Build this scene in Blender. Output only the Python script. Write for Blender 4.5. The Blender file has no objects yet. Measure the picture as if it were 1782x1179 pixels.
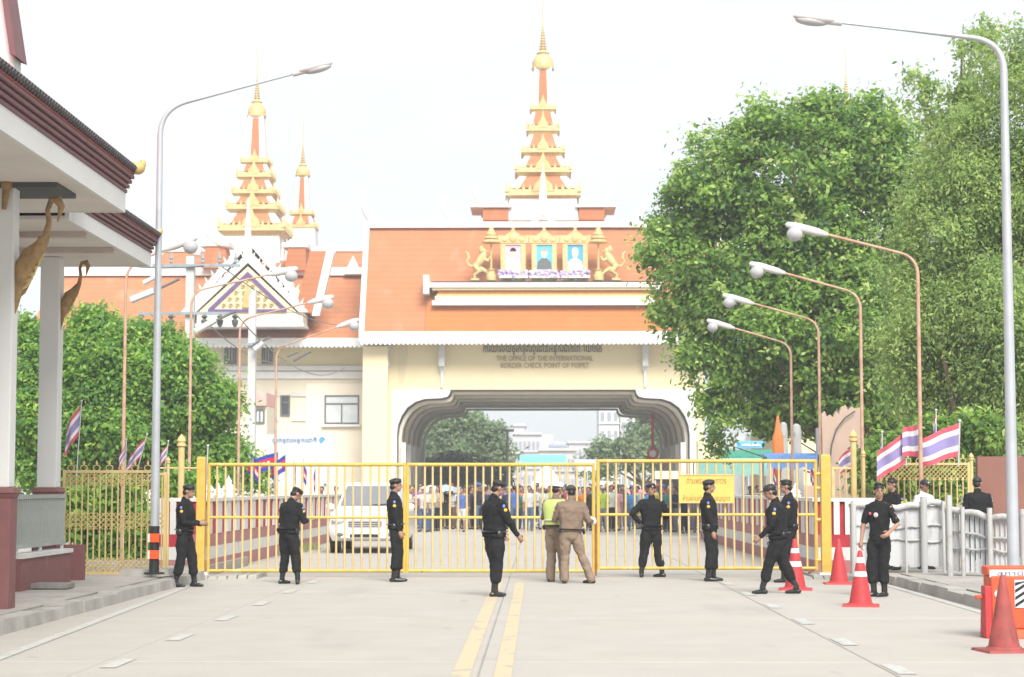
import bpy, math, random
from math import sin, cos, tan, atan, radians as R, pi, sqrt
from mathutils import Vector, Matrix, Euler, noise
random.seed(7)
SC = bpy.context.scene
COL = SC.collection

# ---------------------------------------------------------------- camera
F = 3400.0; CX, CY = 891.0, 589.5; HCAM = 1.58
PITCH = atan(260.5/F); YAW = atan(46/F)
cam_d = bpy.data.cameras.new('camera'); cam = bpy.data.objects.new('camera', cam_d); COL.objects.link(cam)
cam.location = (0, 0, HCAM)
cam.rotation_euler = (pi/2+PITCH, 0, YAW)
cam_d.sensor_width = 36; cam_d.lens = F/1782*36; cam_d.clip_start = .5; cam_d.clip_end = 3000
cam_d.dof.use_dof = True; cam_d.dof.focus_distance = 30; cam_d.dof.aperture_fstop = 3.2
SC.camera = cam
CM = cam.rotation_euler.to_matrix()
# ---------------------------------------------------------------- world, sun, exposure
SUN_EL, SUN_AZ = 43, 166          # high, behind the camera and a little to its right
w = bpy.data.worlds.new('World'); SC.world = w; w.use_nodes = True
nt = w.node_tree; nt.nodes.clear()
wo = nt.nodes.new('ShaderNodeOutputWorld'); bg = nt.nodes.new('ShaderNodeBackground'); sk = nt.nodes.new('ShaderNodeTexSky')
sk.sky_type = 'NISHITA'; sk.sun_disc = False; sk.sun_elevation = R(SUN_EL); sk.sun_rotation = R(SUN_AZ); sk.air_density = 1.0; sk.dust_density = 2.0
tc = nt.nodes.new('ShaderNodeTexCoord'); nz = nt.nodes.new('ShaderNodeTexNoise'); mp = nt.nodes.new('ShaderNodeMapping')
mp.inputs['Scale'].default_value = (1, 1, 2.6); nz.inputs['Scale'].default_value = 2.2; nz.inputs['Detail'].default_value = 4
cr = nt.nodes.new('ShaderNodeValToRGB')
cr.color_ramp.elements[0].position = .32; cr.color_ramp.elements[0].color = (2.75, 2.95, 3.1, 1)
cr.color_ramp.elements[1].position = .68; cr.color_ramp.elements[1].color = (3.45, 3.53, 3.6, 1)
mx = nt.nodes.new('ShaderNodeMix'); mx.data_type = 'RGBA'; mx.inputs[0].default_value = .93
L = nt.links.new
L(tc.outputs['Generated'], mp.inputs[0]); L(mp.outputs[0], nz.inputs['Vector']); L(nz.outputs['Fac'], cr.inputs[0])
L(sk.outputs[0], mx.inputs[6]); L(cr.outputs[0], mx.inputs[7]); L(mx.outputs[2], bg.inputs['Color'])
bg.inputs['Strength'].default_value = .068
L(bg.outputs[0], wo.inputs[0])
sd = bpy.data.lights.new('sun', 'SUN'); sd.energy = 1.35; sd.angle = R(32); sd.color = (1, .965, .91)
sun = bpy.data.objects.new('sun', sd); COL.objects.link(sun)
d_ = Vector((sin(R(SUN_AZ))*cos(R(SUN_EL)), cos(R(SUN_AZ))*cos(R(SUN_EL)), sin(R(SUN_EL))))
sun.rotation_euler = d_.to_track_quat('Z', 'Y').to_euler(); sun.location = d_*60
vs = SC.view_settings; vs.view_transform = 'Standard'; vs.look = 'None'; vs.gamma = 1; vs.exposure = 2.27; vs.use_curve_mapping = False
SC.cycles.max_bounces = 6; SC.cycles.diffuse_bounces = 4; SC.cycles.use_denoising = True

# ---------------------------------------------------------------- helpers
def at(px, py, Y):
    """world point on the plane y=Y seen at photograph pixel"""
    v = CM @ Vector(((px-CX)/F, -(py-CY)/F, -1)); return Vector((0, 0, HCAM)) + v*(Y/v.y)
def gr(px, py, z=0):
    v = CM @ Vector(((px-CX)/F, -(py-CY)/F, -1)); return Vector((0, 0, HCAM)) + v*((z-HCAM)/v.z)
def xx(px, Y, py=850): return at(px, py, Y).x
def zz(py, Y, px=937): return at(px, py, Y).z

MATS = {}
def mat(name, c, rough=.7, var=.12, scale=3.0, bump=0.0, bscale=40, metal=0, spec=.35, c2=None, spots=None, rows=None, streak=0):
    if name in MATS: return MATS[name]
    m = bpy.data.materials.new(name); m.use_nodes = True; n = m.node_tree; b = n.nodes['Principled BSDF']
    b.inputs['Roughness'].default_value = rough; b.inputs['Metallic'].default_value = metal
    b.inputs['Specular IOR Level'].default_value = spec
    t = n.nodes.new('ShaderNodeTexCoord'); a = n.nodes.new('ShaderNodeTexNoise'); a.inputs['Scale'].default_value = scale; a.inputs['Detail'].default_value = 6
    mpp = n.nodes.new('ShaderNodeMapping'); n.links.new(t.outputs['Object'], mpp.inputs[0]); n.links.new(mpp.outputs[0], a.inputs['Vector'])
    if streak: mpp.inputs['Scale'].default_value = (1, 1, 1/streak)
    r = n.nodes.new('ShaderNodeValToRGB'); r.color_ramp.elements[0].position = .3; r.color_ramp.elements[1].position = .7
    lo = c2 if c2 else tuple(x*(1-var) for x in c); hi = c if c2 else tuple(min(1, x*(1+var*.6)) for x in c)
    r.color_ramp.elements[0].color = (*lo, 1); r.color_ramp.elements[1].color = (*hi, 1)
    n.links.new(a.outputs['Fac'], r.inputs[0]); colr = r.outputs[0]
    for sp in (spots or []):          # (colour, noise scale, threshold, amount, mapping scale): chips, stains, streaks with a shape of their own
        sc_, ss, th, am, ms = sp; s2 = n.nodes.new('ShaderNodeTexNoise'); s2.inputs['Scale'].default_value = ss; s2.inputs['Detail'].default_value = 5; m2 = n.nodes.new('ShaderNodeMapping'); m2.inputs['Scale'].default_value = ms
        n.links.new(t.outputs['Object'], m2.inputs[0]); n.links.new(m2.outputs[0], s2.inputs['Vector'])
        r2 = n.nodes.new('ShaderNodeMapRange'); r2.inputs[1].default_value = th; r2.inputs[2].default_value = th+.06; r2.inputs[4].default_value = am; n.links.new(s2.outputs['Fac'], r2.inputs[0])
        x2 = n.nodes.new('ShaderNodeMix'); x2.data_type = 'RGBA'; x2.inputs[7].default_value = (*sc_, 1); n.links.new(r2.outputs[0], x2.inputs[0]); n.links.new(colr, x2.inputs[6]); colr = x2.outputs[2]
    if rows:                          # tile courses
        wv = n.nodes.new('ShaderNodeTexWave'); wv.bands_direction = 'Z'; wv.inputs['Scale'].default_value = rows; wv.inputs['Distortion'].default_value = .6; wv.inputs['Detail'].default_value = 2; n.links.new(t.outputs['Object'], wv.inputs['Vector'])
        x3 = n.nodes.new('ShaderNodeMix'); x3.data_type = 'RGBA'; x3.blend_type = 'MULTIPLY'; x3.inputs[0].default_value = .10; n.links.new(colr, x3.inputs[6]); n.links.new(wv.outputs['Color'], x3.inputs[7]); colr = x3.outputs[2]
    n.links.new(colr, b.inputs['Base Color'])
    if bump:
        q = n.nodes.new('ShaderNodeTexNoise'); q.inputs['Scale'].default_value = bscale; q.inputs['Detail'].default_value = 4
        n.links.new(t.outputs['Object'], q.inputs['Vector'])
        u = n.nodes.new('ShaderNodeBump'); u.inputs['Strength'].default_value = bump; u.inputs['Distance'].default_value = .02
        n.links.new(q.outputs['Fac'], u.inputs['Height']); n.links.new(u.outputs[0], b.inputs['Normal'])
    MATS[name] = m; return m
def leafmat(name, cols, trans=.35, rough=.45):
    m = bpy.data.materials.new(name); m.use_nodes = True; n = m.node_tree; b = n.nodes['Principled BSDF']
    g = n.nodes.new('ShaderNodeAttribute'); g.attribute_name = 'tone'; r = n.nodes.new('ShaderNodeValToRGB')
    els = r.color_ramp.elements
    while len(els) < len(cols): els.new(.5)
    for i, c in enumerate(cols): els[i].position = i/(len(cols)-1); els[i].color = (*c, 1)
    n.links.new(g.outputs['Fac'], r.inputs[0]); n.links.new(r.outputs[0], b.inputs['Base Color'])
    b.inputs['Roughness'].default_value = rough; b.inputs['Specular IOR Level'].default_value = .35
    tr = n.nodes.new('ShaderNodeBsdfTranslucent'); mxs = n.nodes.new('ShaderNodeMixShader'); mxs.inputs[0].default_value = trans
    n.links.new(r.outputs[0], tr.inputs[0]); n.links.new(b.outputs[0], mxs.inputs[1]); n.links.new(tr.outputs[0], mxs.inputs[2])
    n.links.new(mxs.outputs[0], n.nodes['Material Output'].inputs[0]); MATS[name] = m; return m

class MB:
    """collects shapes in world (or thing-local) coordinates"""
    def __init__(s): s.v = []; s.f = []; s.m = []
    def add(s, vs_, fs_, mi=0):
        o = len(s.v); s.v += [tuple(x) for x in vs_]; s.f += [tuple(i+o for i in f) for f in fs_]; s.m += [mi]*len(fs_); return s
    def box(s, x0, x1, y0, y1, z0, z1, mi=0):
        return s.add([(x0,y0,z0),(x1,y0,z0),(x1,y1,z0),(x0,y1,z0),(x0,y0,z1),(x1,y0,z1),(x1,y1,z1),(x0,y1,z1)],
                     [(3,2,1,0),(4,5,6,7),(0,1,5,4),(1,2,6,5),(2,3,7,6),(3,0,4,7)], mi)
    def prism(s, pts, y0, y1, mi=0):
        """polygon of (x,z) extruded along y"""
        n = len(pts); a = sum(pts[i][0]*pts[(i+1)%n][1]-pts[(i+1)%n][0]*pts[i][1] for i in range(n))
        if a < 0: pts = pts[::-1]
        return s.add([(p[0],y0,p[1]) for p in pts]+[(p[0],y1,p[1]) for p in pts],
                     [tuple(range(n)), tuple(range(2*n-1,n-1,-1))]+[(i,i+n,(i+1)%n+n,(i+1)%n) for i in range(n)], mi)
    def prismx(s, pts, x0, x1, mi=0):
        """polygon of (y,z) extruded along x"""
        n = len(pts); a = sum(pts[i][0]*pts[(i+1)%n][1]-pts[(i+1)%n][0]*pts[i][1] for i in range(n))
        if a < 0: pts = pts[::-1]
        return s.add([(x0,p[0],p[1]) for p in pts]+[(x1,p[0],p[1]) for p in pts],
                     [tuple(range(n-1,-1,-1)), tuple(range(n,2*n))]+[(i,(i+1)%n,(i+1)%n+n,i+n) for i in range(n)], mi)
    def frustum(s, cx, cy, z0, z1, a0, b0, a1, b1, mi=0):
        return s.add([(cx-a0,cy-b0,z0),(cx+a0,cy-b0,z0),(cx+a0,cy+b0,z0),(cx-a0,cy+b0,z0),(cx-a1,cy-b1,z1),(cx+a1,cy-b1,z1),(cx+a1,cy+b1,z1),(cx-a1,cy+b1,z1)],
                     [(3,2,1,0),(4,5,6,7),(0,1,5,4),(1,2,6,5),(2,3,7,6),(3,0,4,7)], mi)
    def tube(s, path, r, n=8, mi=0, cap='flat', flat=None):
        """swept tube; r a number or a list; flat=(sx,sy) squashes rings"""
        P = [Vector(p) for p in path]; k = len(P); rr = r if isinstance(r, (list, tuple)) else [r]*k
        if cap == 'round':
            d0 = (P[0]-P[1]).normalized(); d1 = (P[-1]-P[-2]).normalized(); a, b = rr[0], rr[-1]
            P = [P[0]+d0*a*.95, P[0]+d0*a*.6]+P+[P[-1]+d1*b*.6, P[-1]+d1*b*.95]; rr = [a*.25, a*.78]+list(rr)+[b*.78, b*.25]; k = len(P)
        vs_ = []; up = None
        for i in range(k):
            t = (P[min(i+1,k-1)]-P[max(i-1,0)]).normalized()
            if up is None:
                up = Vector((0,1,0)) if abs(t.y) < .9 else Vector((1,0,0))
            sd_ = t.cross(up).normalized(); u2 = sd_.cross(t).normalized(); up = u2
            fx, fy = flat if flat else (1, 1)
            for j in range(n):
                a = 2*pi*j/n; vs_.append(P[i]+sd_*cos(a)*rr[i]*fx+u2*sin(a)*rr[i]*fy)
        fs_ = [(i*n+j, i*n+(j+1)%n, (i+1)*n+(j+1)%n, (i+1)*n+j) for i in range(k-1) for j in range(n)]
        fs_ += [tuple(range(n-1,-1,-1)), tuple(range((k-1)*n, k*n))]
        return s.add(vs_, fs_, mi)
    def lathe(s, prof, cx=0, cy=0, n=16, mi=0):
        """profile of (r,z)"""
        vs_ = []; k = len(prof)
        for r, z in prof:
            for j in range(n): a = 2*pi*j/n; vs_.append((cx+r*cos(a), cy+r*sin(a), z))
        fs_ = [(i*n+j, i*n+(j+1)%n, (i+1)*n+(j+1)%n, (i+1)*n+j) for i in range(k-1) for j in range(n)]
        fs_ += [tuple(range(n-1,-1,-1)), tuple(range((k-1)*n, k*n))]
        return s.add(vs_, fs_, mi)
    def ell(s, c, r, n=12, k=8, rot=None, mi=0):
        c = Vector(c); vs_ = []; rot = rot or Matrix.Identity(3)
        for i in range(1, k):
            t = pi*i/k
            for j in range(n): a = 2*pi*j/n; vs_.append(c+rot@Vector((r[0]*sin(t)*cos(a), r[1]*sin(t)*sin(a), r[2]*cos(t))))
        vs_ += [c+rot@Vector((0,0,r[2])), c-rot@Vector((0,0,r[2]))]; T = len(vs_)-2
        fs_ = [((i+1)*n+j, (i+1)*n+(j+1)%n, i*n+(j+1)%n, i*n+j) for i in range(k-2) for j in range(n)]
        fs_ += [(j, (j+1)%n, T) for j in range(n)] + [((k-2)*n+(j+1)%n, (k-2)*n+j, T+1) for j in range(n)]
        return s.add(vs_, fs_, mi)
    def loft(s, rings, n=16, mi=0):
        """rings of (centre, rx, ry[, power]) lying flat"""
        vs_ = []; k = len(rings)
        for c, rx, ry in rings:
            for j in range(n): a = 2*pi*j/n; vs_.append((c[0]+rx*cos(a), c[1]+ry*sin(a), c[2]))
        fs_ = [(i*n+j, i*n+(j+1)%n, (i+1)*n+(j+1)%n, (i+1)*n+j) for i in range(k-1) for j in range(n)]
        fs_ += [tuple(range(n-1,-1,-1)), tuple(range((k-1)*n, k*n))]
        return s.add(vs_, fs_, mi)
    def mesh(s, name, m, off=(0,0,0), smooth=True, ang=38):
        me = bpy.data.meshes.new(name); ox, oy, oz = off
        me.from_pydata([(x-ox, y-oy, z-oz) for x, y, z in s.v], [], s.f)
        for mm in (m if isinstance(m, (list, tuple)) else [m]): me.materials.append(mm)
        if any(s.m): me.polygons.foreach_set('material_index', s.m)
        me.update()
        if smooth:
            me.shade_smooth(); me.set_sharp_from_angle(angle=R(ang))
        return me
    def build(s, name, m, parent=None, kind=None, smooth=True, ang=38, bevel=0):
        off = wloc(parent) if parent else (0,0,0)
        o = bpy.data.objects.new(name, s.mesh(name, m, off, smooth, ang)); COL.objects.link(o)
        if parent: o.parent = parent
        if kind: o['kind'] = kind
        if bevel:
            b = o.modifiers.new('bevel', 'BEVEL'); b.width = bevel; b.segments = 2; b.limit_method = 'ANGLE'
        return o
def wloc(o):
    """world origin of a thing/part; parts built here sit at their thing's origin"""
    v = Vector(o.location); p = o.parent
    while p: v = v+Vector(p.location); p = p.parent
    return v
def thing(name, label, cat, loc=(0,0,0), rz=0, group=None):
    o = bpy.data.objects.new(name, None); COL.objects.link(o); o.location = loc; o.rotation_euler = (0,0,rz); o.empty_display_size = .2
    o['label'] = label; o['category'] = cat
    if group: o['group'] = group
    return o
def tag(o, label, cat, group=None):
    o['label'] = label; o['category'] = cat
    if group: o['group'] = group
    return o
def put(me, name, parent=None, loc=(0,0,0), rot=(0,0,0), scl=(1,1,1)):
    o = bpy.data.objects.new(name, me); COL.objects.link(o); o.parent = parent; o.location = loc; o.rotation_euler = rot; o.scale = scl; return o
def copy_tree(o, parent=None):
    c = o.copy(); COL.objects.link(c)
    if parent: c.parent = parent
    for ch in list(o.children): copy_tree(ch, c)
    return c
TXT = []
def text(s, name, m, parent, cx, y, cz, h, width=None, ext=.01, flip=False):
    """lettering facing the camera (-y), centred at cx, cz; h = letter height"""
    cu = bpy.data.curves.new(name, 'FONT'); cu.body = s; cu.align_x = 'CENTER'; cu.align_y = 'CENTER'; cu.size = h*1.35; cu.extrude = ext; cu.resolution_u = 2
    o = bpy.data.objects.new(name, cu); COL.objects.link(o)
    dg = bpy.context.evaluated_depsgraph_get(); me = bpy.data.meshes.new_from_object(o.evaluated_get(dg)); bpy.data.objects.remove(o)
    if not me.vertices: return None
    xs = [v.co.x for v in me.vertices]; wd = max(xs)-min(xs); k = (width/wd) if width else 1
    me.transform(Matrix.Diagonal((k, 1, 1, 1))); me.transform(Matrix.Rotation(pi/2, 4, 'X'))
    me.materials.clear(); me.materials.append(m); q = bpy.data.objects.new(name, me); COL.objects.link(q); q.parent = parent
    q.location = Vector((cx, y, cz))-wloc(parent) if parent else (cx, y, cz); return q

# ---------------------------------------------------------------- materials
CONC = mat('concrete_slab', (.385,.360,.325), .85, .10, 1.3, .25, 60, c2=(.352,.328,.295), spots=[((.20,.19,.175), .55, .60, .18, (1,.22,1)), ((.17,.16,.15), 2.2, .68, .4, (1,.5,1)), ((.14,.13,.12), 9, .73, .5, (1,1,1)), ((.38,.37,.345), 1.1, .62, .5, (1,.3,1))])
JOINT = mat('joint_filler', (.27,.258,.24), .9)
CONC2 = mat('rough_concrete', (.38,.365,.33), .9, .2, 2.2, .5, 25, c2=(.26,.245,.22))
PAVE = mat('pavement', (.36,.34,.31), .9, .2, 1.6, .4, 30, c2=(.28,.262,.235), spots=[((.17,.155,.13), 2.5, .64, .5, (1,1,1))])
PAINTW = mat('road_paint', (.46,.455,.43), .8, .18, 14, c2=(.38,.37,.345), spots=[((.31,.295,.27), 7, .56, .8, (1,1,1))])
PAINTY = mat('yellow_road_paint', (.52,.405,.26), .8, .2, 9, c2=(.44,.375,.26), spots=[((.31,.295,.27), 5, .58, .75, (1,.6,1))])
ROOF = mat('orange_tile', (.46,.185,.085), .8, .1, .9, .2, 9, c2=(.42,.162,.072), rows=.8, spots=[((.30,.15,.09), .7, .60, .45, (1,1,.35)), ((.50,.25,.15), .5, .6, .5, (1,1,.5))])
ROOF2 = mat('bright_orange_tile', (.46,.165,.048), .8, .1, 1.2, .2, 9, c2=(.42,.145,.038), rows=.8)
WHITE = mat('white_plaster', (.72,.72,.71), .7, .05, 1.5, c2=(.66,.66,.65), spots=[((.52,.51,.48), 1.6, .64, .5, (1,1,.3))])
CREAM = mat('cream_wall', (.72,.62,.40), .85, .06, .8, .1, c2=(.68,.585,.37), spots=[((.50,.43,.31), .8, .63, .4, (1,1,.15))])
CREAM2 = mat('pale_cream_wall', (.66,.60,.47), .85, .05, .8, spots=[((.52,.47,.36), .8, .62, .4, (1,1,.15))])
GOLD = mat('gold_paint', (.55,.40,.15), .5, .2, 3, c2=(.40,.27,.08), spec=.6)
GOLDP = mat('pale_gold', (.60,.47,.22), .5, .2, 4, c2=(.48,.34,.13), spec=.6)
VAULT = mat('vault_plaster', (.60,.555,.48), .85, .1, .6, c2=(.53,.49,.42))
YEL = mat('yellow_gate_paint', (.58,.41,.085), .5, .15, 7, c2=(.50,.33,.06), spots=[((.22,.10,.035), 6, .67, .85, (1,1,.5)), ((.60,.50,.24), 3, .6, .5, (1,1,.4))])
YELP = mat('pale_yellow_paint', (.60,.47,.22), .55, .2, 5, c2=(.50,.36,.14), spots=[((.25,.13,.05), 7, .68, .8, (1,1,.5))])
RUST = mat('rust', (.30,.12,.05), .8, .3, 8, c2=(.16,.06,.03))
MAROON = mat('maroon_paint', (.185,.075,.073), .65, .12, 5, spots=[((.26,.16,.14), 4, .64, .5, (1,1,.4))])
MAROOND = mat('maroon_fascia', (.17,.075,.08), .55, .1, 3)
REDW = mat('red_wall_paint', (.36,.025,.04), .7, .2, 5)
PINK = mat('faded_red_paint', (.37,.13,.14), .8, .22, 3, c2=(.33,.19,.18))
OFFW = mat('dirty_white_paint', (.60,.595,.58), .8, .15, 3, c2=(.50,.49,.47), spots=[((.30,.28,.25), 3, .66, .5, (1,1,.4))])
GREY = mat('galvanised_steel', (.43,.45,.48), .45, .1, 3, metal=.3, spots=[((.30,.31,.32), 5, .62, .5, (1,1,.2))])
LGREY = mat('grey_sheet', (.50,.51,.52), .6, .15, 3, c2=(.42,.425,.43), streak=6, spots=[((.26,.25,.24), 3, .64, .5, (1,1,.3))])
SCREEN = mat('weathered_rail', (.46,.46,.455), .75, .15, 6, c2=(.34,.335,.325), streak=3, spots=[((.26,.24,.22), 5, .62, .6, (1,1,1))])
COLW = mat('column_white', (.66,.655,.64), .6, .06, 1, c2=(.61,.605,.59), spots=[((.48,.46,.43), 2, .64, .4, (1,1,.2))])
SOFF = mat('soffit', (.62,.58,.53), .8, .06, 1)
BLACK = mat('black_paint', (.02,.02,.02), .5)
DARK = mat('dark_tile', (.07,.06,.065), .7, .2, 6)
ORANGE = mat('orange_plastic', (.62,.095,.035), .5, .12, 4, c2=(.54,.07,.025), spots=[((.30,.09,.05), 5, .66, .6, (1,1,.5))])
REDC = mat('red_cone', (.45,.040,.045), .55, .2, 6, c2=(.38,.034,.037), spots=[((.16,.05,.04), 7, .66, .6, (1,1,.4))])
REDCD = mat('grimy_cone', (.36,.07,.065), .65, .3, 7, c2=(.22,.055,.045), spots=[((.09,.05,.04), 9, .58, .7, (1,1,.4))])
REFW = mat('reflective_white', (.62,.63,.64), .4, .1, 9)
REFO = mat('reflective_orange', (.85,.10,.02), .4)
BRONZE = mat('old_gold', (.36,.22,.075), .5, .35, 10, c2=(.17,.09,.035), spec=.6)
SKIN = mat('skin', (.34,.19,.13), .55, .08, 9)
SKIND = mat('tanned_skin', (.31,.175,.12), .55, .08, 9)
HAIR = mat('black_hair', (.012,.010,.010), .5)
CLB = mat('black_cloth', (.015,.015,.017), .85, .3, 7, .4, 90, c2=(.010,.010,.011), spec=.2)
CLB2 = mat('black_trouser_cloth', (.012,.012,.013), .85, .3, 7, .4, 90, spec=.25)
CLT = mat('brown_uniform_shirt', (.185,.13,.095), .8, .15, 5, .3, 80)
CLT2 = mat('tan_uniform_trousers', (.235,.17,.125), .8, .15, 5, .3, 80)
LEA = mat('boot_leather', (.012,.012,.013), .3, spec=.6)
LIME = mat('lime_vest', (.42,.50,.15), .6)
BADGE = mat('badge_gold', (.70,.42,.05), .5); BADGEB = mat('badge_blue', (.18,.20,.50), .6)
GLASS = mat('window_glass', (.30,.33,.36), .12, .15, 2, spec=.8)
WGLASS = mat('pale_glass', (.56,.60,.61), .15, .1, 2, spec=.7)
FRAME = mat('dark_frame', (.12,.13,.13), .5)
FRED = mat('flag_red', (.52,.09,.13), .8); FWHT = mat('flag_white', (.64,.63,.64), .8); FBLU = mat('flag_blue', (.25,.21,.42), .8)
CRED = mat('khmer_flag_red', (.52,.02,.05), .8); CBLU = mat('khmer_flag_blue', (.03,.05,.32), .8)
BARK = mat('bark', (.16,.115,.08), .9, .3, 6, .6, 20); PURP = mat('purple_trim', (.13,.07,.20), .7)
CPOLE = mat('concrete_pole', (.50,.50,.49), .85, .1, 3); STEELB = mat('blue_grey_steel', (.26,.30,.33), .6, .15, 5)
LAMPW = mat('lamp_housing', (.50,.48,.48), .45, .1, 8); LENS = mat('lamp_lens', (.40,.40,.41), .12, .1, 5, spec=.8)
RPOLE = mat('rusty_pole', (.50,.35,.26), .75, .3, 4, c2=(.36,.19,.12), spots=[((.22,.08,.04), 3, .60, .7, (1,1,.5))])
# ================================================================ SETTING
YG = 35.0
o = MB().box(-400, 400, -20, 900, -.6, -.05).build('ground', mat('earth', (.33,.30,.25), .95, .2, .3, c2=(.26,.25,.19)), kind='structure')
road = MB().box(-5.95, 5.8, 6, 66, -.04, -.012).build('road', JOINT, kind='structure')
rng = random.Random(3)
lanes = [(-5.95, -3.97), (-3.96, -.52), (-.51, 3.02), (3.03, 5.8)]
for a, b in lanes:
    y = 6.0
    while y < 66:
        s = MB(); g = .012; z1 = rng.uniform(-.001, .001)
        x0, x1, y0, y1 = a, b, y+g, y+6-g
        s.frustum((x0+x1)/2, (y0+y1)/2, -.011, z1, (x1-x0)/2, (y1-y0)/2, (x1-x0)/2-.008, (y1-y0)/2-.008)
        s.build('slab', CONC, road, smooth=False)
        y += 6
MB().box(-30, 30, 66.01, 260, -.04, 0).build('road_beyond', CONC, kind='structure')
MB().box(-40, -5.96, 41.2, 66, -.04, -.006).build('verge_left', PAVE, kind='structure')
MB().box(5.81, 40, 41.2, 66, -.04, -.006).build('verge_right', PAVE, kind='structure')
# painted markings, thin sheets 4 mm above the slabs
mk = road
def strip(name, pts, w, m, z=.006):
    s = MB()
    for i in range(len(pts)-1):
        a, b = pts[i], pts[i+1]
        s.add([(a[0]-w/2,a[1],z),(a[0]+w/2,a[1],z),(b[0]+w/2,b[1],z),(b[0]-w/2,b[1],z)], [(0,1,2,3)])
    return s.build(name, m, mk, smooth=False)
strip('yellow_line', [(-.65, 6), (-.68, 33)], .16, PAINTY)
strip('yellow_line', [(-.30, 6), (-.31, 33)], .15, PAINTY)
strip('edge_line', [(-4.75, 10), (-5.02, 18.2), (-5.52, 29), (-5.75, 33)], .13, PAINTW)
strip('edge_line', [(5.50, 10), (5.62, 23), (5.66, 28.5), (5.68, 33)], .12, PAINTW)
for k in range(7):
    y0 = 13.75+3.07*k
    strip('lane_dash', [(3.14, y0), (3.14, y0+.95)], .16, PAINTW)
    strip('lane_dash', [(-3.80, y0+.5), (-3.80, y0+1.4)], .15, PAINTW)
# pavements with rough kerbs
def pavement(side, name):
    root = MB()
    s = side
    for i in range(12):
        pass
    x0 = 6.1*s; x1 = 40*s
    root.box(min(x0,x1), max(x0,x1), 5, 41.2, -.04, .15)
    pv = root.build(name, PAVE, kind='structure')
    rg = random.Random(11+s)
    y = 5.0
    while y < 33.8:
        ln = 1.0; q = MB(); xa = (5.78+rg.uniform(-.015,.015))*s; xb = 6.095*s; h = .15+rg.uniform(-.02,.012)
        q.frustum((xa+xb)/2, y+ln/2, -.03, h, abs(xb-xa)/2, ln/2-.008, abs(xb-xa)/2-.025, ln/2-.02)
        q.build('kerb_stone', CONC2, pv, smooth=False); y += ln
    return pv
pvl = pavement(-1, 'pavement_left'); pvr = pavement(1, 'pavement_right')
# low rubble step left of gate and pale slab under the lamp
tag(MB().frustum(-6.42, 32.4, .15, .26, .42, .5, .38, .45).build('lamp_footing', CONC2), 'pale concrete block footing under the left tall lamp post', 'footing')
for i, (x0, x1, y0, y1, lb) in enumerate([(-6.1,-4.9,34.1,35.5,'broken concrete threshold strip under the left end of the yellow gate'), (4.6,5.9,34.1,36.2,'broken concrete threshold strip under the right end of the yellow gate')]):
    q = MB()
    for k in range(7):
        xa = x0+(x1-x0)*k/7; q.frustum(xa+.08, (y0+y1)/2+rng.uniform(-.1,.1), -.01, .03+rng.uniform(0,.04), (x1-x0)/14*.95, (y1-y0)/2, (x1-x0)/14*.8, (y1-y0)/2*.85)
    tag(q.build('rubble_strip', CONC2, smooth=False), lb, 'concrete strip')

# ================================================================ RED AND WHITE WALLS
def striped_wall(side, label, X, y0, y1, ret):
    s = side; t = thing('striped_wall', label, 'wall', (X*s, y0, 0))
    def bx(name, xa, xb, ya, yb, za, zb, m):
        return MB().box(min(xa,xb)*1, max(xa,xb), ya, yb, za, zb).build(name, m, t, smooth=False)
    X0, X1 = X*s, (X+.28)*s
    bx('lower_band', X0, X1, y0, y1, -.02, .25, PINK); bx('white_band', X0+.003*s, X1, y0, y1, .252, .49, OFFW); bx('upper_band', X0, X1, y0, y1, .492, .72, PINK)
    bx('red_panel', X0+.02*s, X1, y0, y1, .722, 1.33, REDW); bx('coping', X0-.03*s, X1+.03*s, y0-.05, y1, 1.332, 1.40, OFFW)
    me = MB().box(min(0,.03*s), max(0,.03*s), -.25, .25, 0, .606).mesh('pilaster', OFFW, smooth=False)
    y = y0+.35
    while y < y1:
        put(me, 'pilaster', t, (-.01*s, y-y0, .724)); y += 1.13
    fin = MB().lathe([(.16,0),(.18,.05),(.12,.09),(.16,.14),(.10,.21),(.055,.27),(.07,.30),(.02,.37),(.0,.42)], n=12).mesh('finial', WHITE)
    for k, sc in ((.7, 1.0), (2.0, .7), (3.3, 1.05)) if s < 0 else ((3.5, .7),):
        put(fin, 'finial', t, (.12*s, k, 1.40), scl=(sc, sc, sc))
    # return wall towards the pavement
    xr = (X+ret)*s; q = sorted([X1, xr])
    MB().box(q[0], q[1], y0, y0+.25, -.02, .25).build('lower_band', PINK, t, smooth=False)
    MB().box(q[0], q[1], y0+.002, y0+.25, .252, .49).build('white_band', OFFW, t, smooth=False)
    MB().box(q[0], q[1], y0, y0+.25, .492, .72).build('upper_band', REDW, t, smooth=False)
    MB().box(q[0], q[1], y0+.06, y0+.25, .722, 1.33).build('red_panel', REDW, t, smooth=False)
    MB().box(q[0], q[1], y0, y0+.25, 1.332, 1.40).build('coping', OFFW, t, smooth=False)
    x = X+.42
    me2 = MB().box(-.055, .055, 0, .06, 0, .606).mesh('pilaster', OFFW, smooth=False)
    while x < X+ret: put(me2, 'pilaster', t, ((x-X)*s, -.005, .724)); x += .21
    return t
striped_wall(-1, 'long red and white striped balustrade wall left of the carriageway behind the gate', 6.17, 36.4, 64, 1.0)
striped_wall(1, 'long red and white striped balustrade wall right of the carriageway behind the gate', 5.1, 36.4, 62, 1.15)

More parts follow.
